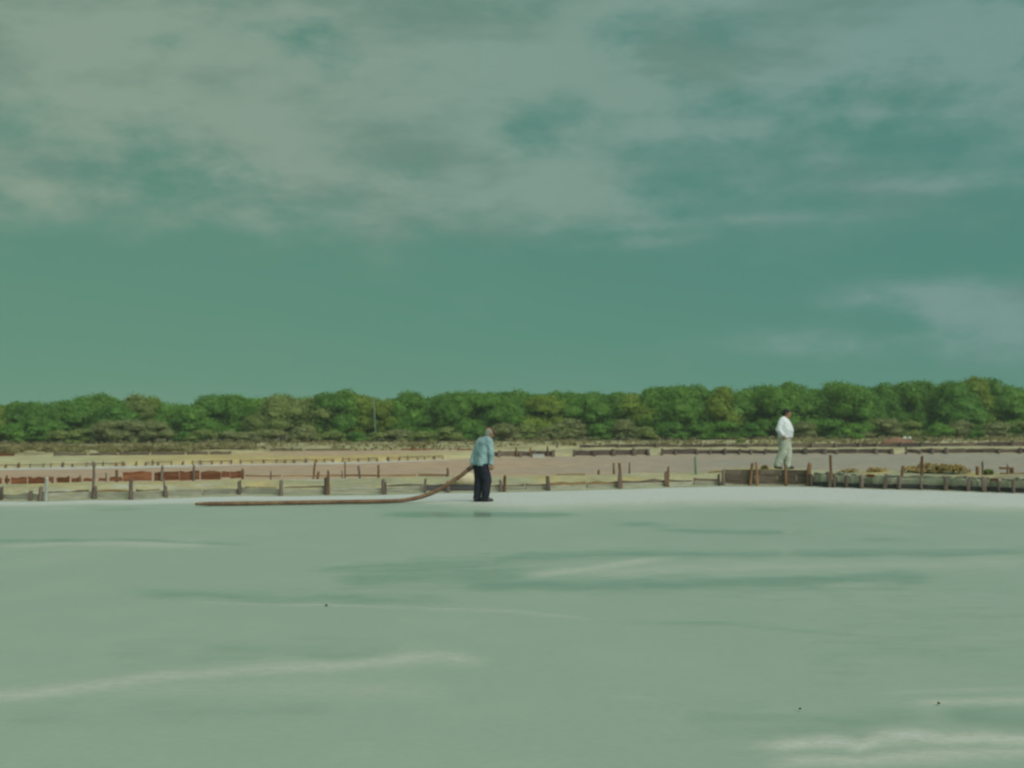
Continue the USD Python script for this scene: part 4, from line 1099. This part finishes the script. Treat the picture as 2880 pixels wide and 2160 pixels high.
sh = [hull([(pel + V3(0, 0, -.02) + rA * .085, .138), (pel + V3(0, 0, -.02) - rA * .085, .138), (V3(.01, 0, 1.05) + rA * .08, .135), (V3(.01, 0, 1.05) - rA * .08, .135)]),
      hull([(V3(.01, 0, 1.05) + rA * .08, .135), (V3(.01, 0, 1.05) - rA * .08, .135), (V3(.05, .03, 1.25) + rA * .095, .128), (V3(.05, .03, 1.25) - rA * .095, .128)]),
      hull([(V3(.05, .03, 1.25) + rA * .095, .128), (V3(.05, .03, 1.25) - rA * .095, .128), (lsh, .078), (rsh, .078), (nk, .068)])]
sh = [m3.Manifold.batch_boolean(sh, m3.OpType.Add).trim_by_plane((0, 0, 1), .80)]
sh += chain([(lsh, .080), (lel, .066), (lwr + (lel - lwr) * .12, .050)]) + chain([(rsh, .082), (rel, .070), (rwr + (rel - rwr) * .12, .052)])
part(A, 'shirt', merge(sh, .02, 6, .014, 71), BLUE, smooth=True)
collar = chain([(nk - V3(.02, .01, .015), .070), (nk + V3(.012, .008, .03), .063)])
part(A, 'collar', merge(collar, .02, 4), BLUE, smooth=True)
tr = [hull([(pel + rA * .075, .124), (pel - rA * .075, .124), (lhip - V3(0, 0, .06), .122), (rhip - V3(0, 0, .06), .126)])]
tr += chain([(lhip - V3(0, 0, .04), .125), (lkn, .102), (lan + V3(0, 0, -.02), .088)]) + chain([(rhip - V3(0, 0, .04), .132), (rkn, .112), (ran + V3(0, 0, -.015), .086)])
part(A, 'trousers', merge(tr, .02, 6, .012, 72), NAVY, smooth=True)
for h_, t_ in ((lheel, ltoe), (rheel, rtoe)):
    q = shoe(h_, t_); mm = m3.Manifold.batch_hull([q, q.translate((0, 0, .001))])
    t = merge([mm.scale((1, 1, 1))], .015, 3)
    ce = t.vertices.mean(0); t.vertices = ce + (t.vertices - ce) * 1.10
    part(A, 'shoe', t, SHOED, smooth=True)
hun, hfn = hu / np.linalg.norm(hu), hf / np.linalg.norm(hf)
hair = m3.Manifold.batch_hull([m3.Manifold.sphere(.092, 22).translate(tuple(hc + hun * .012 - hfn * .018)), m3.Manifold.sphere(.066, 22).translate(tuple(hc - hun * .055 - hfn * .03))])
part(A, 'hair', merge([hair], .015, 4, .004, 5), GREYH, smooth=True)
cap = [m3.Manifold.batch_hull([m3.Manifold.sphere(.104, 22).translate(tuple(hc + hun * .035 - hfn * .008)), m3.Manifold.sphere(.098, 22).translate(tuple(hc + hun * .035 + hfn * .02))]).trim_by_plane(tuple(hun * .94 + hfn * .34), float((hc + hun * .002) @ (hun * .94 + hfn * .34)))]
sA = np.cross(hfn, hun)
capA = part(A, 'cap', merge(cap, .015, 3), CAPM, smooth=True)
brim = hull([(hc + hun * .05 + hfn * .085 + sA * .06, .008), (hc + hun * .05 + hfn * .085 - sA * .06, .008), (hc + hun * .035 + hfn * .165 + sA * .03, .007), (hc + hun * .035 + hfn * .165 - sA * .03, .007)], 12)
part(capA, 'brim', merge([brim], .015, 2), CAPM, smooth=True)

# the hose in its left hand
hand_pt = oA + V3(-.262, .02, .735)
route = [(549, 1420.5, 27.55), (640, 1419.5, 27.6), (780, 1418, 27.75), (940, 1415.5, 27.95), (1060, 1412, 28.1), (1120, 1408.5, 28.2), (1165, 1402, 28.3), (1200, 1392.5, 28.4), (1235, 1376.5, 28.45), (1268, 1356, 28.5), (1298, 1336.5, 28.55)]
pts = np.array([deep(a, b, y) for a, b, y in route])
pts[:5, 2] = np.maximum(pts[:5, 2], .045)
pts = np.vstack([pts, hand_pt, hand_pt + V3(.05, .03, .035)])
tt = np.concatenate([[0], np.cumsum(np.linalg.norm(np.diff(pts, axis=0), axis=1))])
uu = np.linspace(0, tt[-1], 150)
path = np.stack([PchipInterpolator(tt, pts[:, k])(uu) for k in range(3)], 1)


def sweep(path, rad, sides=14):
    t_ = np.gradient(path, axis=0); t_ /= np.linalg.norm(t_, axis=1, keepdims=True)
    a = np.cross(t_, [0, 1.0, .02]); a /= np.linalg.norm(a, axis=1, keepdims=True)
    b = np.cross(t_, a)
    ang = np.arange(sides) * 2 * np.pi / sides
    v_ = path[:, None] + np.broadcast_to(rad, (len(path),))[:, None, None] * (np.cos(ang)[None, :, None] * a[:, None] + np.sin(ang)[None, :, None] * b[:, None])
    f_ = []
    for i in range(len(path) - 1):
        for j in range(sides):
            p_, q_ = i * sides + j, i * sides + (j + 1) % sides
            f_ += [[p_, q_, q_ + sides], [p_, q_ + sides, p_ + sides]]
    k0 = len(path) * sides
    v_ = np.vstack([v_.reshape(-1, 3), path[:1], path[-1:]])
    for j in range(sides):
        f_ += [[k0, (j + 1) % sides, j], [k0 + 1, (len(path) - 1) * sides + j, (len(path) - 1) * sides + (j + 1) % sides]]
    return v_, np.array(f_)


rad = .046 + .004 * np.sin(np.arange(150) * 1.9) * (np.arange(150) % 3 == 0)
rad[:8] = np.linspace(.026, .046, 8)
HOSE = noise_mat('brown_hose_rubber', [(.3, (.085, .045, .024)), (.5, (.135, .078, .04)), (.75, (.20, .135, .07))], (5, 5, 5), .7, .006)
hose = thing('hose', 'long thick brown hose lying flat on the pan, its end lifted by the stooping person', 'hose', loc=path[0])
part(hose, 'tube', sweep(path, rad), HOSE, smooth=True, origin=path[0])
part(hose, 'end_collar', sweep(path[-4:], .053), SHOED, smooth=True, origin=path[0])

# the person in white on the bank
yB = 36.3
oB = deep(2205, 1319, yB); oB[2] = ground_z(2205, yB)
zB = deep(2205, 1318.5, yB)[2]
B = thing('person', 'standing person in white long-sleeved shirt and pale green trousers above the plank wall', 'person', loc=(oB[0], yB, zB))
fB, rB = V3(.95, -.31, 0), V3(-.31, -.95, 0)
hc, hf, hu = V3(.10, -.02, 1.555), V3(.93, -.28, -.20), V3(.18, 0, 1)
pel = V3(.035, 0, .90)
rsh, lsh = V3(-.075, -.19, 1.37), V3(.085, .175, 1.37)
rel, rwr = V3(-.195, -.245, 1.11), V3(-.08, -.275, .945)
lel, lwr = V3(.15, .25, 1.11), V3(.215, .16, .93)
rhip, lhip = pel + rB * .095, pel - rB * .095
rkn, ran = V3(-.04, -.085, .47), V3(-.20, -.085, .115)
lkn, lan = V3(.135, .085, .47), V3(.115, .085, .085)
rheel, rtoe = V3(-.25, -.08, .02), V3(-.10, -.12, 0)
lheel, ltoe = V3(.085, .09, 0), V3(.26, .04, 0)
nk = V3(.03, -.005, 1.425)
body = [hull([(pel + rB * .09, .14), (pel - rB * .09, .14), (V3(.06, -.01, 1.08) + rB * .07, .155), (V3(.06, -.01, 1.08) - rB * .07, .155)]),
        hull([(V3(.06, -.01, 1.08), .17), (V3(.03, 0, 1.27) + rB * .085, .125), (V3(.03, 0, 1.27) - rB * .085, .125)]),
        hull([(V3(.03, 0, 1.27), .13), (lsh, .062), (rsh, .062), (nk, .062)])]
body += chain([(nk - [0, 0, .03], .064), (hc - V3(.01, 0, .05), .058)]) + head(hc, hf, hu)
body += chain([(lsh, .06), (lel, .048), (lwr, .031)]) + chain([(rsh, .06), (rel, .048), (rwr, .031)])
body += chain([(lhip, .11), (lkn, .066), (lan, .045)]) + chain([(rhip, .11), (rkn, .066), (ran, .045)])
body += [shoe(lheel, ltoe), shoe(rheel, rtoe)]
body += hand(rwr, (.45, -.05, -.85), (.8, -.2, .4), (.1, .95, 0), 1.05) + hand(lwr, (.2, -.1, -1), (.9, .1, 0), (-.2, -.9, 0), 1.05)
part(B, 'body', merge(body, .02, 6), SKIN, smooth=True)
eyes(B, hc, hf, hu, EYE)
sh = [hull([(pel + V3(.01, 0, -.01) + rB * .095, .195), (pel + V3(.015, 0, -.01) - rB * .095, .195), (V3(.065, -.01, 1.09) + rB * .085, .212), (V3(.065, -.01, 1.09) - rB * .085, .212)]),
      hull([(V3(.065, -.01, 1.09) + rB * .085, .212), (V3(.065, -.01, 1.09) - rB * .085, .212), (V3(.03, 0, 1.26) + rB * .10, .178), (V3(.03, 0, 1.26) - rB * .10, .178)]),
      hull([(V3(.03, 0, 1.26) + rB * .10, .178), (V3(.03, 0, 1.26) - rB * .10, .178), (lsh, .086), (rsh, .086), (nk, .072)])]
sh = [m3.Manifold.batch_boolean(sh, m3.OpType.Add).trim_by_plane((0, 0, 1), .875)]
sh += chain([(lsh, .09), (lel, .074), (lwr + (lel - lwr) * .1, .054)]) + chain([(rsh, .092), (rel, .078), (rwr + (rel - rwr) * .12, .056)])
part(B, 'shirt', merge(sh, .02, 6, .013, 81), WHITE, smooth=True)
part(B, 'collar', merge(chain([(nk - V3(.02, 0, .012), .076), (nk + V3(.008, 0, .02), .068)]), .02, 4), WHITE, smooth=True)
tr = [hull([(pel + rB * .09, .180), (pel - rB * .09, .180), (lhip - V3(0, 0, .07), .155), (rhip - V3(0, 0, .07), .155)])]
tr += chain([(lhip - V3(0, 0, .05), .155), (lkn, .120), (lan + V3(0, 0, -.01), .10)]) + chain([(rhip - V3(0, 0, .05), .160), (rkn, .125), (ran, .098)])
part(B, 'trousers', merge(tr, .02, 6, .012, 82), SAGE, smooth=True)
for h_, t_ in ((lheel, ltoe), (rheel, rtoe)):
    t = merge([shoe(h_, t_)], .015, 3)
    ce = t.vertices.mean(0); t.vertices = ce + (t.vertices - ce) * 1.10
    part(B, 'shoe', t, SHOED, smooth=True)
hun, hfn = hu / np.linalg.norm(hu), hf / np.linalg.norm(hf)
hair = m3.Manifold.batch_hull([m3.Manifold.sphere(.098, 22).translate(tuple(hc + hun * .045 - hfn * .012)), m3.Manifold.sphere(.075, 22).translate(tuple(hc - hun * .02 - hfn * .065)), m3.Manifold.sphere(.04, 22).translate(tuple(hc - hun * .03 - hfn * .115))])
part(B, 'hair', merge([hair], .015, 4, .005, 6), BLACKH, smooth=True)

# ------------------------------------------------------------------ thin mist added to lift and soften the dark trees
HAZE = 0.00045
hz = usdkit.material(stage, '/World/Looks/added_haze_air', {'v': ('principled_volume', {'color': (.85, .97, .90), 'density': HAZE, 'anisotropy': 0.0})}, [], volume='v.volume')
hb = part(None, 'haze', trimesh.creation.box((2400, 2400, 10.0)).apply_translation((0, 0, 3.5)), hz)
tag(hb, 'thin pale mist added to lift and soften the dark trees', 'haze', kind='stuff')
